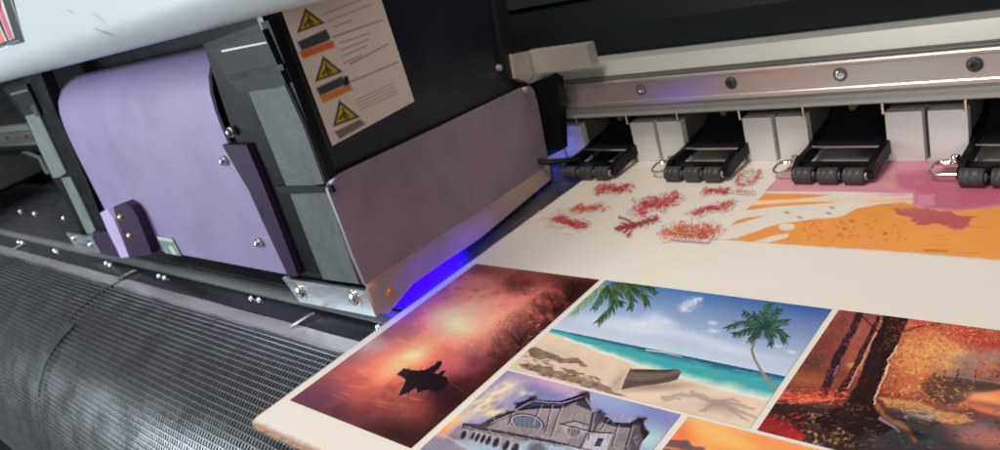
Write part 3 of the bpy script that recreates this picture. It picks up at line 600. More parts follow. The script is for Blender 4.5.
def paint_figures(root):
    R = [(190,54,62),(168,40,58),(206,96,84),(150,36,66),(214,120,110)]; OR = [(206,112,70),(190,84,60),(216,150,96),(160,70,60)]
    F = [(607,174,15,5,-10,R[2:3]+[(224,160,146)],70,.55,'faint pink figure print beside the roller'),
         (613,188,15,5.5,0,R,150,.85,'dense red figure print'),(587,208,15,4.5,-4,OR,110,.8,'orange brown figure print'),
         (570,222,16,4.5,14,R,120,.8,'slug shaped red figure print'),(656,203,21,8,-16,R,230,.85,'largest red figure print'),
         (636,224,19,5,-9,[(150,36,60),(176,60,76),(130,40,60)],120,.9,'crossed dark red figure print'),
         (691,231,23,9,4,OR+R[:3],240,.8,'orange red figure print with a scalloped foot'),(712,208,19,4.5,-13,R,120,.75,'slanting red figure print'),
         (717,190.5,13,3.2,0,R,80,.85,'small red figure print'),(742,191,11,2.6,3,[(214,160,150),(200,130,126)],50,.5,'faint smoky figure print'),
         (748,176,13,6,-30,R[2:]+[(176,60,70)],100,.7,'ring shaped red figure print')]
    for fi, (cx,cy,rx,ry,ang,cols,n,a,lab) in enumerate(F):
        rx *= 1.14; ry *= 1.32; n = int(n*1.25)
        k = 1.5; q = [at(cx+sx*rx*k, cy+sy*ry*k*1.6+sx*rx*.3*math.sin(math.radians(ang)), (0,0,1), 0) for sx in (-1,1) for sy in (-1,1)]
        x0, x1 = min(p.x for p in q), max(p.x for p in q); y0, y1 = min(p.y for p in q), max(p.y for p in q)
        c = pic(x0, min(x1, -1.056) if cy < 205 and cx > 700 else x1, y0, min(y1, 2.35), .0024, cols[0], .0012+.00018*fi); c.c[:] = PAPER/GAIN
        t = math.radians(ang); ca, sa = math.cos(t), math.sin(t)
        def W(u, v): return (cx+u*rx*ca-v*ry*sa, cy+u*rx*sa+v*ry*ca)
        if 'ring' in lab:
            spine = [W(.85*math.cos(w), .85*math.sin(w)) for w in [z*.5 for z in range(10)]]
        elif 'crossed' in lab: spine = None
        else: spine = [W(-.9,.3), W(-.3,-.1), W(.3,.2), W(.9,-.2)]
        if 'crossed' in lab:
            for p in ([(620,217),(630,222),(640,224)],[(624,233),(632,227),(642,222),(658,219)],[(626,225),(638,226)],[(618,230),(630,226)],[(628,236),(634,228)]): c.stroke(p, 1.3, cols[0], .9, .6, .7, rough=1.5)
        if 'slug' in lab:
            c.gauss(561,219,5,3.6,20,(196,110,100),.7,rough=.8,sc=60); c.stroke([(566,221),(576,227),(586,227)], 2, cols[0], .85, .8, .8, rough=1.5)
        base = cols[0]
        if spine and 'faint' not in lab and 'ring' not in lab:
            c.stroke(spine, ry*.42, base, .62, ry*.25, ry*.35, rough=ry*.9, sc=40)
            c.stroke(spine, ry*.22, cols[1], .6, ry*.1, ry*.3, rough=ry, sc=60, seed=9)
        for i in range(n):
            if spine: 
                j = int(rng.random()*(len(spine)-1)); w = rng.random(); sx = spine[j][0]*(1-w)+spine[j+1][0]*w; sy = spine[j][1]*(1-w)+spine[j+1][1]*w
                sg = .34 if 'ring' not in lab else .16; x, y = sx+rng.normal()*rx*sg*.5, sy+rng.normal()*ry*sg*.9
            else:
                u = rng.random()*2-1; x, y = W(u, rng.normal()*.25+(-.3*u)); 
            th = t+rng.normal()*.7; L = rx*(.06+.16*rng.random())
            p2 = (x+math.cos(th)*L, y+math.sin(th)*L*.6); p1 = ((x+p2[0])/2+rng.normal()*.8, (y+p2[1])/2+rng.normal()*.6)
            c.stroke([(x,y),p1,p2], .5+.55*rng.random(), cols[int(rng.random()*len(cols))], a*(.6+.4*rng.random()), .15, .4)
        for i in range(n//7):
            u, v = rng.random()*2-1, rng.random()*1.6-.8; x, y = W(u*.8, v*.8)
            c.stroke([(x,y),(x+rng.normal()*2,y+rng.normal()*1),(x+rng.normal()*3,y+rng.normal()*1.4)], .3, (110,50,56), a*.7, .15, .4)
        if 'scalloped' in lab:
            for i in range(9): c.stroke([(674+i*3.9,238.5),(675.8+i*3.9,235),(678+i*3.9,239)], .45, (150,44,60), .9, .4, .4)
            c.stroke([(672,240),(690,241.5),(708,243),(714,236)], .7, (150,50,60), .85, .6, .6)
            for i in range(26):
                u = rng.random(); x = 676+u*36; y = 234-rng.random()*4; c.stroke([(x,y),(x+rng.normal()*2+ (x-692)*.12,y-5-rng.random()*7)], .45, cols[int(rng.random()*4)], .7, .1, .5)
        c.build('figure_picture', root, lab, blend_paper=True, cut=.06)

def paint_label(root):
    """warning sheet on the carriage's side: three pictogram panels and grey lines of small print"""
    n, d = SIDE; tl, tr, bl = (at(283,10,n,d+.002)), (at(380.5,3,n,d+.002)), (at(331.5,144,n,d+.002))
    br = at(415,103,n,d+.002); zt = .955; 
    O = Vector((bl.x, bl.y, (bl.z+br.z)/2)); A = Vector((br.x, br.y, O.z)); T = Vector((O.x, O.y, zt))
    c = Canvas([O, A, T], .0022, (212,200,188)); X, Y = c.px, c.py
    c.gauss(350,60,60,60,0,(218,206,192),.6)
    def tri(ax,ay,bx,by,cx_,cy_,soft=1.2):
        c.poly([(ax,ay),(bx,by),(cx_,cy_)],(36,32,26),soft); gx,gy=(ax+bx+cx_)/3,(ay+by+cy_)/3
        c.poly([(gx+(p-gx)*.72,gy+(q-gy)*.72) for p,q in ((ax,ay),(bx,by),(cx_,cy_))],(190,160,44),soft)
        c.stroke([(gx-4,gy+4),(gx,gy-2),(gx+4,gy+1)],1.3,(40,34,26),.9,1.0,.8); c.stroke([(gx-1,gy-6),(gx+1,gy+3)],1.1,(40,34,26),.85,.9,.8); c.gauss(gx+2,gy+3,2,1.2,0,(40,34,26),.8)
    tri(305,8,297,33,325,23); c.poly([(297,42),(326,29),(330,36),(330,40),(302,51)],(64,68,70),1.2); c.poly([(299,52),(333,40),(335,47),(303,59)],(206,106,56),1.2)
    tri(323,56,315,82,343,72); c.poly([(316,88),(342,76),(347,84),(320,96)],(64,70,72),1.2); c.poly([(344,76),(348,76),(350,85),(344,87)],(24,24,24),1); c.poly([(319,96),(350,84),(353,90),(323,103)],(208,126,60),1.2)
    tri(339,100,333,127,360,117); c.poly([(334,132),(360,119),(366,124),(340,139)],(96,88,84),1.4,.9)
    for a,b in (((333,37),(382,20)),((350,64),(388,44)),((350,82),(398,62))): c.stroke([a,b], .8, (84,70,64), .75, .6, .9)
    for a,b in (((324,14),(362,-1)),((328,21),(372,4)),((334,27),(352,20)),((340,43),(370,33)),((342,50),(369,39)),((343,56),(368,45)),((344,63),(362,55))):
        k = 9
        for i in range(k):
            u0 = i/k; u1 = u0+.75/k; c.stroke([(a[0]+(b[0]-a[0])*u0,a[1]+(b[1]-a[1])*u0),(a[0]+(b[0]-a[0])*u1,a[1]+(b[1]-a[1])*u1)], .7, (96,82,76), .55, .6, .9)
    for r in range(4):
        for i in range(9):
            x = 356+r*1.3+i*4.3; y = 100+r*3.3-i*1.95; c.stroke([(x,y),(x+3,y-1.4)], .75, (130,112,102), .6, .6, .9)
    c.stroke([(405,105),(409,103)], .8, (200,170,120), .7)
    return c.build('warning_label', root, 'cream warning sheet with three black and yellow triangles', m='ink_label')
# ================================================================== THE SHEET
sheet = thing('printed_sheet', 'cream printed board with pictures lying across the print bed, one corner brown and frayed', 'printed sheet', (-.6, 1.4, 0))
def sheet_outline():
    pts = [(-1.811, 2.75)]; y = 2.70
    while y > .70: pts.append((-1.811+.0016*math.sin(y*37)+.001*rng.normal(), y)); y -= .05
    pts += [(-1.8115,.655),(-1.809,.638),(-1.803,.626),(-1.793,.618),(-1.778,.6135)]
    x = -1.73
    while x < .40: pts.append((x, .612+.0016*math.sin(x*43)+.0012*rng.normal())); x += .035
    pts += [(.40,.612),(.40,2.75)]; return pts
bm = slab([(x,y,0) for x,y in sheet_outline()], (0,0,-.0045))
obj('board', bm, 'sheet', sheet, smooth=False)
paint_sunset(sheet); paint_beach(sheet); paint_church(sheet); paint_dusk(sheet); paint_autumn(sheet); paint_abstract(sheet); paint_figures(sheet)

# ================================================================== THE PRINTER
printer = thing('large_format_printer', 'dark bed of a wide printer with a wire mesh apron and a pale crossbeam', 'printer', (-1.5, 2.3, -.6))
ZB = -.0095
XL, XR = -9.0, 1.3
obj('platen', sweep_x([(1.20,ZB),(2.62,ZB),(2.62,-.25),(1.20,-.25)], XL, XR), 'platen', printer, smooth=False)
# ridge, dark screw rail, clamp strips
arc = [(1.125,ZB-.012),(1.13,ZB-.003),(1.145,ZB+.005),(1.165,ZB+.007),(1.185,ZB+.004),(1.198,ZB-.004),(1.20,ZB-.014),(1.20,-.12),(1.125,-.12)]
obj('round_ridge', sweep_x([(y,z-.0065 if z>-.1 else z) for y,z in arc], XL, XR, 1), 'tube', printer)
obj('screw_rail', sweep_x([(1.022,-.10),(1.022,ZB-.007),(1.030,ZB-.0015),(1.100,ZB-.0015),(1.104,ZB+.0015),(1.109,ZB+.0015),(1.111,ZB-.004),(1.124,ZB-.014),(1.124,-.10)], XL, XR), 'anod', printer)
def strip(x0, x1):
    n = 30; P = []
    a = [(x0+(x1-x0)*i/n, 1.020+.0015*math.sin(i*1.7)) for i in range(n+1)]; b = [(x0+(x1-x0)*i/n, .957+.002*math.sin(i*2.3+1)) for i in range(n+1)][::-1]
    bm = slab([(x,y,ZB-.003) for x,y in a+b], (0,0,-.012)); return bm
obj('clamp_strip', strip(-3.60, XR), 'strip', printer, smooth=False)
obj('clamp_strip', strip(XL, -3.635), 'strip', printer, smooth=False)
k = 0
for x in (-8.35,-7.6,-6.9,-6.15,-5.45,-4.77,-3.98,-3.35,-2.55,-1.835):
    if x < -8: continue
    for dx in ((-.028, .028) if x < -1.9 else (0,)):
        lathe_c = (x+dx+.004*rng.normal(), 1.088+.004*rng.normal(), ZB-.002)
        pan_screw(lathe_c, (0.1*rng.normal(),.1*rng.normal(),1), .0115, .016, 'rail_screw', 'bright', printer)
# little clip tabs on the strip
for x in (-3.62, -2.16, -5.3):
    obj('clip_tab', tube([(x-.02,1.00,ZB+.004),(x,1.03,ZB+.010),(x+.012,1.062,ZB+.014),(x+.018,1.075,ZB+.012)], .0055, 8), 'silver', printer)
for x in (-6.6,-6.25,-5.62,-7.2): pan_screw((x,1.42,ZB), (0,0,1), .014, .014, 'bed_screw', 'bright', printer)
# apron of wire mesh: follows a rounded nose and hangs down in front
PROF = [(.962,-.014),(.90,-.016),(.823,-.030),(.765,-.050),(.713,-.076),(.655,-.108),(.607,-.143),(.570,-.178),(.535,-.225),(.500,-.285),(.472,-.350),(.448,-.420),(.430,-.49),(.412,-.58),(.400,-.68),(.395,-.80)]
def catmull(P, step):
    out = []
    for i in range(len(P)-1):
        p0, p1, p2, p3 = P[max(i-1,0)], P[i], P[i+1], P[min(i+2,len(P)-1)]
        for j in range(24):
            t = j/24; out.append(tuple(.5*(2*p1[a]+(p2[a]-p0[a])*t+(2*p0[a]-5*p1[a]+4*p2[a]-p3[a])*t*t+(-p0[a]+3*p1[a]-3*p2[a]+p3[a])*t**3) for a in (0,1)))
    out.append(P[-1]); res = [out[0]]; acc = 0
    for a, b in zip(out, out[1:]):
        L = math.dist(a, b)
        while acc+L >= step:
            t = (step-acc)/L; a = (a[0]+(b[0]-a[0])*t, a[1]+(b[1]-a[1])*t); res.append(a); L = math.dist(a, b); acc = 0
        acc += L
    return res
ROW = .0205; HOLE = .0165
def wire_panel(x0, x1, seed):
    r = np.random.default_rng(seed)
    pr = catmull(PROF, ROW/4)
    verts = []; faces = []
    def quadstrip(a, b):           # a, b : lists of points
        k = len(verts); verts.extend(a+b); n = len(a)
        for i in range(n-1): faces.append((k+i, k+i+1, k+n+i+1, k+n+i))
    rows = (len(pr)-1)//4
    nx = 40
    for i in range(rows):
        y0, z0 = pr[i*4]; y1, z1 = pr[i*4+1]; ym, zm = (y0+y1)/2, (z0+z1)/2
        d = Vector((y1-y0, z1-z0)).normalized(); n = Vector((d.y, -d.x));  n = n if n.y > 0 else -n
        h = .0034
        def P(y, z, o, xs): return [(x, y+n.x*o+.0007*math.sin(x*9+i*1.3), z+n.y*o+.0009*math.sin(x*5+i*.7)) for x in xs]
        xs = [x0+(x1-x0)*j/nx for j in range(nx+1)]
        a = P(y0, z0, 0, xs); b = P(y0*.75+y1*.25, z0*.75+z1*.25, h, xs); c = P(y0*.25+y1*.75, z0*.25+z1*.75, h, xs); e = P(y1, z1, 0, xs)
        quadstrip(a, b); quadstrip(b, c); quadstrip(c, e)
        if i < rows-1:
            ya, za = pr[i*4+1]; yb, zb = pr[i*4+4]; m = int((x1-x0)/HOLE); off = (i % 2)*.5+.15*math.sin(i)
            if x0 < -6: m = int((x1-max(x0,-6.2))/HOLE)
            for j in range(m):
                x = x1-(j+off+.3)*HOLE+.0004*r.normal()
                if x < x0+.003: continue
                w = .0033*(1+.25*r.normal()*.5); k = len(verts)
                s = .0012
                dn = Vector((n.x, n.y))*-.0006; verts.extend([(x-w, ya+dn.x, za+dn.y), (x+w, ya+dn.x, za+dn.y), (x+w+s, yb+dn.x, zb+dn.y), (x-w+s, yb+dn.x, zb+dn.y)]); faces.append((k, k+1, k+2, k+3))
    me = bpy.data.meshes.new('mesh_panel'); me.from_pydata(verts, [], faces); me.update()
    for p in me.polygons: p.use_smooth = True
    return me
link('mesh_panel', wire_panel(-3.600, XR, 1), 'mesh', printer, 'wire mesh panel right of the seam')
link('mesh_panel', wire_panel(XL, -3.618, 2), 'mesh', printer, 'wire mesh panel left of the seam')
obj('apron_backing', sweep_x([(y,z) for y,z in [(p[0]+.010,p[1]-.017) for p in PROF]], XL, XR, 1, closed=False), 'under', printer)
# seam strip between the two mesh panels with a loose grey tongue of tape
pr = catmull(PROF, .02)
bmS = bmesh.new()
def ribbon(bm, pts, w0, w1, lift):
    rows = []
    for i, (y, z) in enumerate(pts):
        t = i/(len(pts)-1); a, b = w0(t), w1(t); rows.append((bm.verts.new((a, y-.3*lift(t), z+lift(t))), bm.verts.new((b, y-.3*lift(t), z+lift(t)))))
    for p, q in zip(rows, rows[1:]): bm.faces.new((p[0], p[1], q[1], q[0]))
ribbon(bmS, pr, lambda t: -3.6185, lambda t: -3.600, lambda t: .0005)
obj('seam_strip', bmS, 'under', printer)
bmS = bmesh.new(); seg = pr[12:30]
ribbon(bmS, seg, lambda t: -3.622, lambda t: -3.600+.085*(1-t)**1.3, lambda t: .007)
bmesh.ops.solidify(bmS, geom=bmS.faces[:], thickness=.003)
obj('seam_tape', bmS, 'gum', printer)

# crossbeam, guide rail
BX0, BX1 = -12.0, 1.6
obj('crossbeam', sweep_x([(2.300,.206),(2.294,.211),(2.294,.219),(2.299,.222),(2.299,.229),(2.293,.232),(2.293,.242),(2.300,.250),(2.310,.2515),(2.310,.352),(2.301,.3535),(2.301,.366),(2.306,.370),(2.345,.412),(2.50,.425),(2.62,.42),(2.62,.206)], BX0, BX1), 'alu', printer)
obj('beam_groove', sweep_x([(2.3075,.3565),(2.2985,.3565),(2.2985,.3665),(2.3075,.3665)], BX0, BX1), 'groove', printer, smooth=False)
rail = obj('guide_rail', sweep_x([(2.3095,.2535),(2.283,.2535),(2.278,.258),(2.278,.268),(2.281,.271),(2.281,.336),(2.278,.339),(2.278,.346),(2.283,.3505),(2.3095,.3505)], BX0, BX1), 'rail', printer)
hx = -1.541+.347*7; i = 0; dark = {-1.194, -.489, .2}
for i in range(-30, 5):
    x = -1.194+.3475*i
    if not (-11.8 < x < 1.5): continue
    if -4.2 < x < -2.6: continue
    dk = (i % 2 == 0)
    bmr = lathe((x, 2.2815, .3095), (0,-1,0), [(0,.0215),(.0012,.0215),(.0014,.017),(.0008,.0165)], 22); 
    r_ = obj('counterbore', bmr, 'groove', rail)
    socket_screw((x, 2.2800, .3095), (0,-1,0), .0165 if dk else .013, .010 if dk else .003, 'rail_screw', 'vblack' if dk else 'bright', rail)
# back wall behind the roller bay and the smoked cover above the beam
obj('bay_wall', box(BX0, BX1, 2.625, 2.66, -.2, .206), 'black', printer, smooth=False)
obj('smoked_cover', sweep_x([(2.40,.428),(2.52,.50),(2.62,.62),(2.80,1.10),(3.0,1.9),(3.05,1.9),(2.9,1.1),(2.70,.60),(2.64,.44)], BX0, BX1), 'glass', printer, smooth=False)
obj('cover_band', sweep_x([(2.60,.613),(2.635,.680),(2.630,.685),(2.59,.62)], -2.6, BX1), 'glass2', printer, smooth=False)
# light grey cover blocks, two between each pair of roller arms
PITCH_X = .4575
for i in range(-3, 4):
    c0 = -.6475+PITCH_X*i
    for s in (-1, 1):
        if i == -3 and s < 0: pass
        x0, x1 = (c0-.109, c0-.008) if s < 0 else (c0+.008, c0+.109)
        bm = box(x0, x1, 2.352, 2.385, .001, .159); obj('cover_block', bm, 'block', printer, bevel=.006, seg=3)
    obj('block_shade_body', box(c0-.104, c0+.104, 2.386, 2.60, .001, .165), 'sideshade', printer, bevel=.004)  # dark box painting the shaded sides of the two blocks
    for sx in (-.107, .107):
        obj('bay_pin', lathe((c0+sx*1.02, 2.338, .160), (0,0,1), [(0,.004),(.046,.004)], 8), 'hook', printer)

# ================================================================== PINCH ROLLER ARMS
def roller_arm(cx, label, first=None):
    g = 'pinch roller arms under the crossbeam'
    if first is not None:
        r = first.copy(); COL.objects.link(r); r.location = (cx, 2.2, 0); r['label'] = label
        for ch in first.children:
            c = ch.copy(); COL.objects.link(c); c.parent = r
            for g2 in ch.children: d = g2.copy(); COL.objects.link(d); d.parent = c
        return r
    t = thing('pinch_roller_arm', label, 'roller arm', (cx, 2.2, 0), g)
    X = lambda u: cx+u
    # lever body: two side cheeks, rear web, front bar leaving a window
    bm = bmesh.new()
    def cheek(u0, u1):
        yz = [(2.60,.095),(2.60,.040),(2.36,.030),(2.235,.018),(2.186,.014),(2.176,.022),(2.180,.044),(2.215,.062),(2.31,.066),(2.40,.075),(2.47,.082)]
        slab([(X(u0), y, z) for y, z in yz], (u1-u0, 0, 0), bm)
    cheek(-.118, -.100); cheek(.104, .124)
    box(X(-.100), X(.104), 2.202, 2.243, .020, .046, bm)
    box(X(-.100), X(.104), 2.190, 2.2015, .036, .044, bm)
    obj('lever', bm, 'black', t, bevel=.003)
    bm = slab([(X(-.100), y, z) for y, z in [(2.335,.062),(2.42,.066),(2.50,.10),(2.56,.155),(2.60,.20),(2.61,.20),(2.57,.145),(2.51,.088),(2.42,.054),(2.335,.052)]], (.204,0,0))
    obj('guard_plate', bm, 'cap', t)
    obj('tie_rod', tube([(X(-.099),2.318,.064),(X(.103),2.318,.064)], .0042, 8), 'bright', t)
    obj('spring', tube([(X(-.03),2.50,.13),(X(0),2.48,.165),(X(.015),2.46,.20)], .013, 10), 'clamp', t)
    for k in range(3):
        c = X(-.080+.0765*k)
        bm = lathe((c-.030, 2.178, .0262), (1,0,0), [(0,.014),(0,.0225),(.004,.0258),(.010,.0258),(.0115,.0248),(.013,.0258),(.028,.0258),(.0295,.0248),(.031,.0258),(.050,.0258),(.0515,.0248),(.053,.0258),(.056,.0258),(.060,.0225),(.060,.012)], 28)
        ro = obj('roller', bm, 'rubber', t)
        obj('end_cap', lathe((c+.0295, 2.178, .0262), (1,0,0), [(0,.0125),(.0045,.012),(.006,.008),(.006,.003)], 14), 'clamp' if k == 2 else 'vgrey', ro)
    obj('axle', tube([(X(-.118),2.178,.0262),(X(.124),2.178,.0262)], .006, 8), 'cap', t)
    # bright bracket, dome screw and hook wire on the left shoulder
    br = obj('bracket', box(X(-.185), X(-.1185), 2.250, 2.292, .030, .034), 'bright', t, bevel=.001)
    obj('dome_screw', lathe((X(-.140), 2.272, .034), (0,0,1), [(0,.017),(.004,.017),(.005,.012),(.016,.0125),(.021,.010),(.023,.004)], 18), 'bright', br)
    w = [(X(-.150),2.270,.036),(X(-.165),2.268,.036)]+[(X(-.168-.026*math.sin(a)), 2.232+.036*math.cos(a), .036-.006*(1-math.cos(a))) for a in [math.pi*j/10 for j in range(11)]]+[(X(-.150),2.196,.025),(X(-.118),2.196,.025)]
    obj('hook_wire', tube(w, .0042, 8), 'hook', t)
    return t
labels = {-2:'black pinch roller arm next to the carriage, at the board\'s left edge', -1:'black pinch roller arm beside the small red figure prints', 0:'black pinch roller arm pressing on the pink corner of the abstract print', 1:'black pinch roller arm nearest the right side, rollers on the dark pink print', 2:'black pinch roller arm beyond the right side of the picture'}
arm0 = roller_arm(-.872, labels[0])
for i in (-2, -1, 1, 2): roller_arm(-.872+PITCH_X*i, labels[i], arm0)

# ================================================================== THE CARRIAGE
car = thing('print_carriage', 'print carriage with lavender front cover, plum side plate and pale hood', 'print carriage', (-2.9, 1.6, .05))
def zx(px, py, y=1.12): p = at(px, py, (0,1,0), y); return p
# inner body
bm = slab([(-3.80,1.150,.105),(-1.885,1.150,.105),(-2.02,2.22,.105),(-3.80,2.22,.105)], (0,0,.60)); slab([(-3.80,1.32,.70),(-1.905,1.32,.70),(-2.02,2.22,.70),(-3.80,2.22,.70)], (0,0,.34), bm); obj('body', bm, 'black', car, smooth=False)
# side face: upright blue-black panel
sp_ = [(-1.8605,1.122),(-2.0005,2.205)]
bm = bmesh.new(); v = []
pA = [Vector((sp_[0][0],sp_[0][1],.10)), Vector((sp_[1][0],sp_[1][1],.10)), Vector((sp_[1][0],sp_[1][1],1.15)), Vector((sp_[0][0],sp_[0][1],1.15))]
obj('side_panel', slab(pA, -SN*.022), 'navy', car, bevel=.004)
paint_label(car)
# lavender front cover, its top bent back
x0, x1 = -3.735, -2.300
yz = [(1.118,.108),(1.113,.30),(1.113,.56),(1.114,.64),(1.118,.70),(1.127,.755),(1.143,.80),(1.168,.838),(1.205,.866),(1.26,.880)]
bm = sweep_x(yz+[(y+.010, z-.004) for y, z in yz[::-1]], x0, x1, 24)
for v in bm.verts:
    v.co.x -= (v.co.x-x0)/(x1-x0)*(v.co.z-.108)*.03
cover = obj('front_cover', bm, 'lavender', car)
for px, py in ((231,132),(224,161),(259,243),(258,131)):
    if px == 258: continue
    p = at(px, py, (0,1,0), 1.108); pan_screw(p, (0,-1,0), .013, .016, 'cover_screw', 'bright', cover)
tag = obj('tag', front([(156,236),(172,238.5),(181,256),(165,253)], 1.111, .003), 'green', cover)
obj('tag_stripe', front([(156.5,236.5),(171.5,239),(173.5,242.5),(158.5,240)], 1.1095, .0014), 'white', tag, smooth=False)
obj('tag_stripe', front([(168,246),(172.5,246.8),(177,255),(172.5,254.2)], 1.1095, .0014), 'white', tag, smooth=False)
# plum flange right of the cover
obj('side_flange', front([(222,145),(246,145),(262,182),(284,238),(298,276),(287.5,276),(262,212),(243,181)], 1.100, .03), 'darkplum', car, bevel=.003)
# grey-black upright with cap and two felt pads
obj('upright', front([(203,44),(268,20),(296,92),(332,188),(368,290),(290,277),(262,205),(232,130)], 1.120, .03), 'black', car, bevel=.004)
cap = obj('upright_cap', front([(209,50),(262,30),(286,84),(275,88),(240,93),(228,80)], 1.108, .011), 'cap', car, bevel=.004)
obj('cap_highlight', front([(221,50.2),(266,41.6),(266.6,43.2),(222,52.2)], 1.106, .004), 'vwhite', cap, smooth=False)  # highlight along the cap, put in as a white strip
obj('cap_lip', front([(228,76),(282,64),(284,70),(231,81)], 1.104, .005), 'black', cap, bevel=.002)
obj('felt_pad', front([(248,90),(284,84),(304,128),(324,184),(287,188),(268,140)], 1.110, .010), 'felt', car, bevel=.004)
obj('felt_pad', front([(290,194),(327,192),(342,236),(359,284),(323,279),(306,236)], 1.110, .010), 'felt', car, bevel=.004)
obj('pad_bar', front([(276,186.5),(330,186),(333,193),(279,193)], 1.104, .012), 'cap', car, bevel=.003)
# silver foot bracket
ft = obj('foot_bracket', front([(282,278),(366,291),(376,317),(300,302)], 1.094, .012), 'silver', car, bevel=.002)
for px, py in ((301,291.5),(355,298)): pan_screw(at(px, py, (0,1,0), 1.094), (0,-1,0), .021, .016, 'bracket_screw', 'bright', ft)
# folded plum bracket at the cover's lower left
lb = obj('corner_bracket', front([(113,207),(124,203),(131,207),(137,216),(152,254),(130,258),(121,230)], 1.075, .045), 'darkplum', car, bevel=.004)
obj('bracket_lit_fold', front([(100,213),(107,209),(114,219),(129,257),(121,258),(108,232)], 1.080, .040), 'lavfold', lb, bevel=.003)  # lit side of the bracket, put in as a paler colour
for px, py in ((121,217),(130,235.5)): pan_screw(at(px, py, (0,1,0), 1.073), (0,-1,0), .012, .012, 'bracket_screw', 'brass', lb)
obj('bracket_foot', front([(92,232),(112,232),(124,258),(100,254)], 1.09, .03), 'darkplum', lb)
# left upright
obj('left_upright', front([(2,88),(40,72),(56,112),(86,178),(112,246),(86,244),(60,190),(24,118)], 1.122, .05), 'black', car, bevel=.004)
lu = obj('left_plate', front([(25,116),(38,113),(52,143),(66,173),(60,177),(53,178),(38,146)], 1.112, .009), 'column', car, bevel=.002)
obj('left_plate', front([(61,178),(70,177),(84,206),(96,232),(99,240),(88,236),(74,206)], 1.112, .009), 'column', car, bevel=.002)
obj('left_cap', front([(6,90),(26,84),(39,112),(24,116),(18,104)], 1.108, .012), 'cap', car, bevel=.003)
obj('left_cap_line', front([(10,93.5),(27,89),(27.6,91),(11,95.5)], 1.104, .004), 'vgrey', car, smooth=False)
obj('glint_clip', front([(30,106),(33,105),(39,116),(36,117)], 1.102, .008), 'bright', car, bevel=.001)
lf = obj('left_foot', front([(66,233),(92,237),(101,253),(76,248)], 1.085, .012), 'silver', car, bevel=.002)
for px, py in ((74,238),(91,244.5)): pan_screw(at(px, py, (0,1,0), 1.084), (0,-1,0), .013, .012, 'bracket_screw', 'bright', lf)
# plum side plate standing off the side face, with its pale flange
out = .030
plate_px = rounded([(327,178),(345,168),(528,84),(538,104),(549,163),(365,285),(352,252)], 12, 6)
# bevel the first corner strongly
plate_px = [(328,190),(328.5,185),(330.5,181),(334,177.5),(340,173.5),(350,168.5),(440,126.5),(524,86.5),(530,86),(534,90),(538,104),(549,164),(520,184),(480,211),(440,236),(402,260),(366,285),(352,252)]
pl = obj('side_plate', side(plate_px, out, .010), 'plum', car, bevel=.002)
obj('plate_fold', front([(325.5,190),(326.5,184),(330.5,180),(334,178.5),(331,184),(330.5,190),(352,252),(366,286),(363,284),(349,252)], 1.113, .012), 'lavfold', pl)
fl_t = [(365,285),(402,260),(440,236),(480,211),(520,184),(549,164)]; fl_b = [(389,313),(413,284),(440,265),(480,240),(520,210),(553,186)]
bm = bmesh.new(); A = [at(x, y, SN, SD+out) for x, y in fl_t]; B = [at(x, y, SN, SD+out+.012) for x, y in fl_b]
for q in A+B: pass
va = [bm.verts.new(q) for q in A]; vb = [bm.verts.new((q.x, q.y, max(q.z, .012))) for q in B]
for i in range(5): bm.faces.new((va[i], va[i+1], vb[i+1], vb[i]))
c_ = at(376, 314, SN, SD+out+.006); vc = bm.verts.new((c_.x, c_.y, max(c_.z,.012))); bm.faces.new((va[0], vb[0], vc))
bmesh.ops.solidify(bm, geom=bm.faces[:], thickness=.006)
fl = obj('plate_flange', bm, 'beige', pl)
p = at(390, 292, SN, SD+out+.004)
obj('flange_screw', lathe(p, SN, [(0,.020),(.004,.020),(.005,.013),(.010,.012),(.010,.006),(.005,.005)], 18), 'brass', fl)
# rear strut, clamp and slider on the rail
obj('rear_strut', side([(489,-40),(500,-40),(518,72),(520,80),(510,80),(504,60)], .02, .02), 'cap', car, bevel=.003)
obj('clamp_plate', slab([at(x,y,(0,1,0),2.23) for x,y in [(524,53),(586,45),(592,67),(536,74),(528,72)]], (0,.05,0)), 'clamp', car, bevel=.006)
obj('clamp_plate', side([(512,54),(528,51),(533,74),(528,82),(516,78)], .035, .03), 'clamp', car, bevel=.004)
obj('rail_slider', slab([at(x,y,(0,1,0),2.22) for x,y in [(530,84),(550,76),(557,80),(560,112),(562,150),(545,158),(536,120)]], (0,.040,0)), 'black', car, bevel=.004)
obj('hose', tube([at(x,y,(0,1,0),yy) for x,y,yy in [(530,160,2.10),(545,162,2.12),(560,161,2.16),(572,160,2.2),(578,160,2.24)]], .012, 8), 'cap', car)
for px, py, m_ in ((498,68,'clamp'),(524,90,'clamp')):
    q = at(px, py, SN, SD+.032); obj('side_screw', lathe(q, SN, [(0,.012),(.012,.011),(.015,.004)], 14), m_, car)
# pale hood across the top
cy, cz, rr = 1.100, 1.037, .100
prof = [(1.30,.935),(1.20,.930)]+[(cy-rr*math.sin(a), cz-rr*math.cos(a)) for a in [math.radians(8+82*i/14) for i in range(15)]]+[(1.002,1.10),(1.010,1.30),(1.030,1.60),(1.35,1.62)]
prof = [(1.30,.945),(1.16,.944)]+prof[2:]
hood = obj('hood', sweep_x(prof, -5.9, -1.47), 'hood', car)
def on_hood(pts, y=.9985, t=.003): return slab([at(x, y_, (0,1,0), y) for x, y_ in pts], (0, t, 0))
lg = obj('hood_sticker', on_hood([(-60,-30),(2,-30),(24,42),(-30,62),(-60,40)], .9992, .002), 'vwhite', hood, smooth=False)
def piece(pts, m_, y=.998): obj('sticker_mark', on_hood(pts, y, .0012), m_, lg, smooth=False)
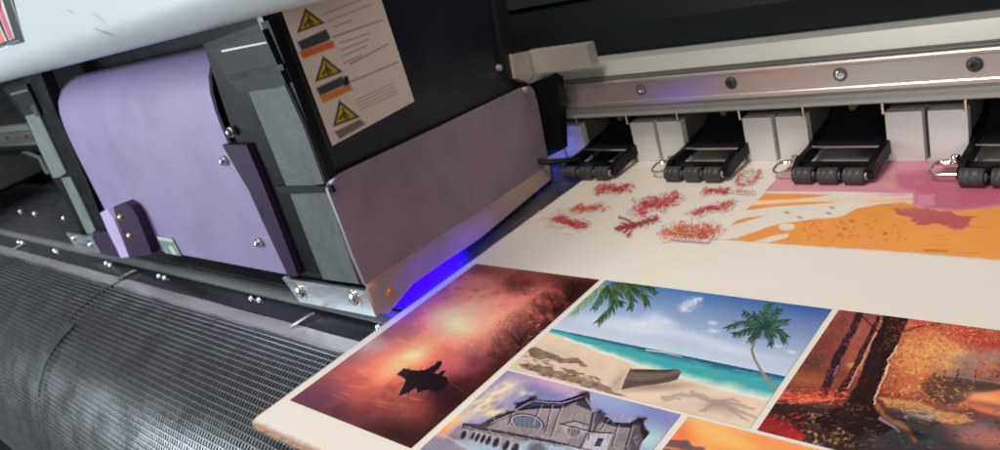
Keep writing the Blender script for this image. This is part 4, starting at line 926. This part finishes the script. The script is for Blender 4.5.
# letter strokes: a slanting red N or W on a black outlined tile
piece([(-60,-34),(6,-34),(9,-4),(24,42),(12,45.5),(9,44),(3,46.5),(-25,56),(-60,60)], 'vblack', .9984)
piece([(0,-20),(2,-1),(14.5,38),(9,40.5),(0,18),(-20,-20)], 'vwhite', .9976)
piece([(0,2.5),(13.5,38.2),(9.4,39.6),(0,16)], 'red', .9970); piece([(-6,-20),(1.2,2),(0.5,14),(-10,-10)], 'red', .9970)
piece([(0,27),(6,41),(2.5,42.8),(0,43.5),(-14,47),(-14,27)], 'coral', .9970)
piece([(-14,12),(0,18.5),(8,39.4),(6.5,40.8),(0,26.5),(-14,20)], 'vblack', .9966); piece([(-4,20),(0,26),(7,41),(5.7,41.4),(0,28.6)], 'vwhite', .9962)
piece([(6,43.4),(19,39.2),(20.2,41.5),(8,46)], 'vgrey', .9978); piece([(-20,50),(4,44.6),(5,46.4),(-20,54)], 'vgrey', .9978)
def line(pts, w): obj('scuff', tube([at(x, y_, (0,1,0), .9995 if y_ < 36 else 1.001) for x, y_ in pts], w, 5), 'scuff', hood)
line([(94,27.5),(101,31.5),(107,34)], .0011); line([(101,31.5),(106,33),(112,36)], .0016); line([(93,13),(100,18),(106,23)], .0007)
line([(68,10),(73,13)], .0009)
# ultraviolet lamp under the carriage
obj('lamp_housing', box(-2.30, -1.955, 1.22, 1.70, .075, .105), 'navy', car, bevel=.004)
obj('lamp_face', box(-2.10, -1.96, 1.25, 1.62, .068, .0745), 'lamp', car, smooth=False)

# ================================================================== LEFT END OF THE BED
cs = thing('service_station', 'dark glossy service tray standing on the bed left of the carriage', 'service tray', (-7.2, 2.0, 0))
obj('tray', box(-10.5, -6.05, 1.75, 2.28, ZB+.002, .05), 'anod', cs, bevel=.02, seg=3)
P0 = [(-60,146),(0,150),(28,153),(40,158),(47,172),(0,194),(-60,222)]
obj('lid', slab([at(x,y,(0,0,1),.12) for x,y in P0], (0,0,.03)), 'glass', cs, bevel=.012, seg=3)
obj('lid_rim', tube([at(x,y,(0,0,1),.152) for x,y in [(-60,146),(0,150),(28,153),(40,158),(47,172)]], .018, 8), 'tube', cs)
obj('rear_bar', tube([at(x,y,(0,0,1),.3) for x,y in [(-60,118),(0,126),(40,129)]], .05, 8), 'tube', cs)
obj('rear_panel', box(-12, -5.3, 2.22, 2.27, .05, .20), 'cap', cs, bevel=.01)

# ================================================================== SETTING
def structure(name, me_obj): me_obj['kind'] = 'structure'
fl_ = obj('floor', box(-14, 8, -5, 6, -4.1, -4.0), 'floor', None, smooth=False); structure('floor', fl_)
obj('cabinet', box(XL, XR, .60, 2.6, -1.6, -.26), 'under', printer, smooth=False)

# ================================================================== to metres
for me in bpy.data.meshes: me.transform(Matrix.Scale(S, 4))
for o in bpy.data.objects: o.location = Vector(o.location)*S

# ================================================================== camera
cam = bpy.data.cameras.new('camera'); co = bpy.data.objects.new('camera', cam); COL.objects.link(co)
cam.sensor_width = 36; cam.sensor_fit = 'HORIZONTAL'; cam.lens = 36*FOC/1000
co.matrix_world = Matrix.Translation(CAMP*S) @ Matrix((RX, UX, -FX)).transposed().to_4x4()
cam.clip_start = .01; cam.clip_end = 100
cam.dof.use_dof = True; cam.dof.focus_distance = 1.45*S; cam.dof.aperture_fstop = 18
scene.camera = co

# ================================================================== light
w = bpy.data.worlds.new('World'); scene.world = w; w.use_nodes = True
bg = w.node_tree.nodes['Background']
wt = w.node_tree; tc = wt.nodes.new('ShaderNodeTexCoord'); gr = wt.nodes.new('ShaderNodeSeparateXYZ'); rp = wt.nodes.new('ShaderNodeValToRGB')
wt.links.new(tc.outputs['Generated'], gr.inputs[0]); wt.links.new(gr.outputs['Z'], rp.inputs['Fac']); wt.links.new(rp.outputs['Color'], bg.inputs['Color'])
rp.color_ramp.elements[0].color = (.26,.27,.28,1); rp.color_ramp.elements[0].position = 0
rp.color_ramp.elements[1].color = (.50,.52,.52,1); rp.color_ramp.elements[1].position = .8
bg.inputs['Strength'].default_value = .45
def area(name, loc, aim, size, power, col, sy=None):
    l = bpy.data.lights.new(name, 'AREA'); l.energy = power*S*S; l.color = col; l.shape = 'RECTANGLE'; l.size = size*S; l.size_y = (sy or size)*S
    o = bpy.data.objects.new(name, l); COL.objects.link(o); o.location = Vector(loc)*S
    o.rotation_euler = (Vector(aim)-Vector(loc)).to_track_quat('-Z', 'Y').to_euler(); return o
area('ceiling_light', (-1.5, -3.0, 7.0), (-1.5, 1.4, 0), 2.2, 155, (.90,.97,1.0), 5)
area('cool_fill_light', (-6.5, -3.4, 1.2), (-2.6, 1.0, .1), 2.8, 330, (.84,.94,1.0), 3.4)  # added cool lamp, brightens the hood, front cover and mesh
area('warm_light', (-1.3, .9, 3.3), (-1.6, 1.8, 0), 1.0, 64, (1.0,.84,.68))
area('right_light', (2.2, -2.6, 1.9), (-1.0, 2.3, .15), 1.4, 50, (1.0,.97,.93))
area('uv_light', (-2.0, 1.45, .060), (-1.82, 1.48, -.05), .46, 1.4, (.02,.0,1.0), .08)
area('uv_glow', (-2.10, 2.20, .06), (-1.95, 2.36, .03), .06, .14, (.05,.05,1.0), .06)

scene.view_settings.view_transform = 'Standard'; scene.view_settings.look = 'None'
scene.view_settings.exposure = 0; scene.view_settings.gamma = 1
scene.cycles.max_bounces = 6; scene.cycles.use_denoising = True
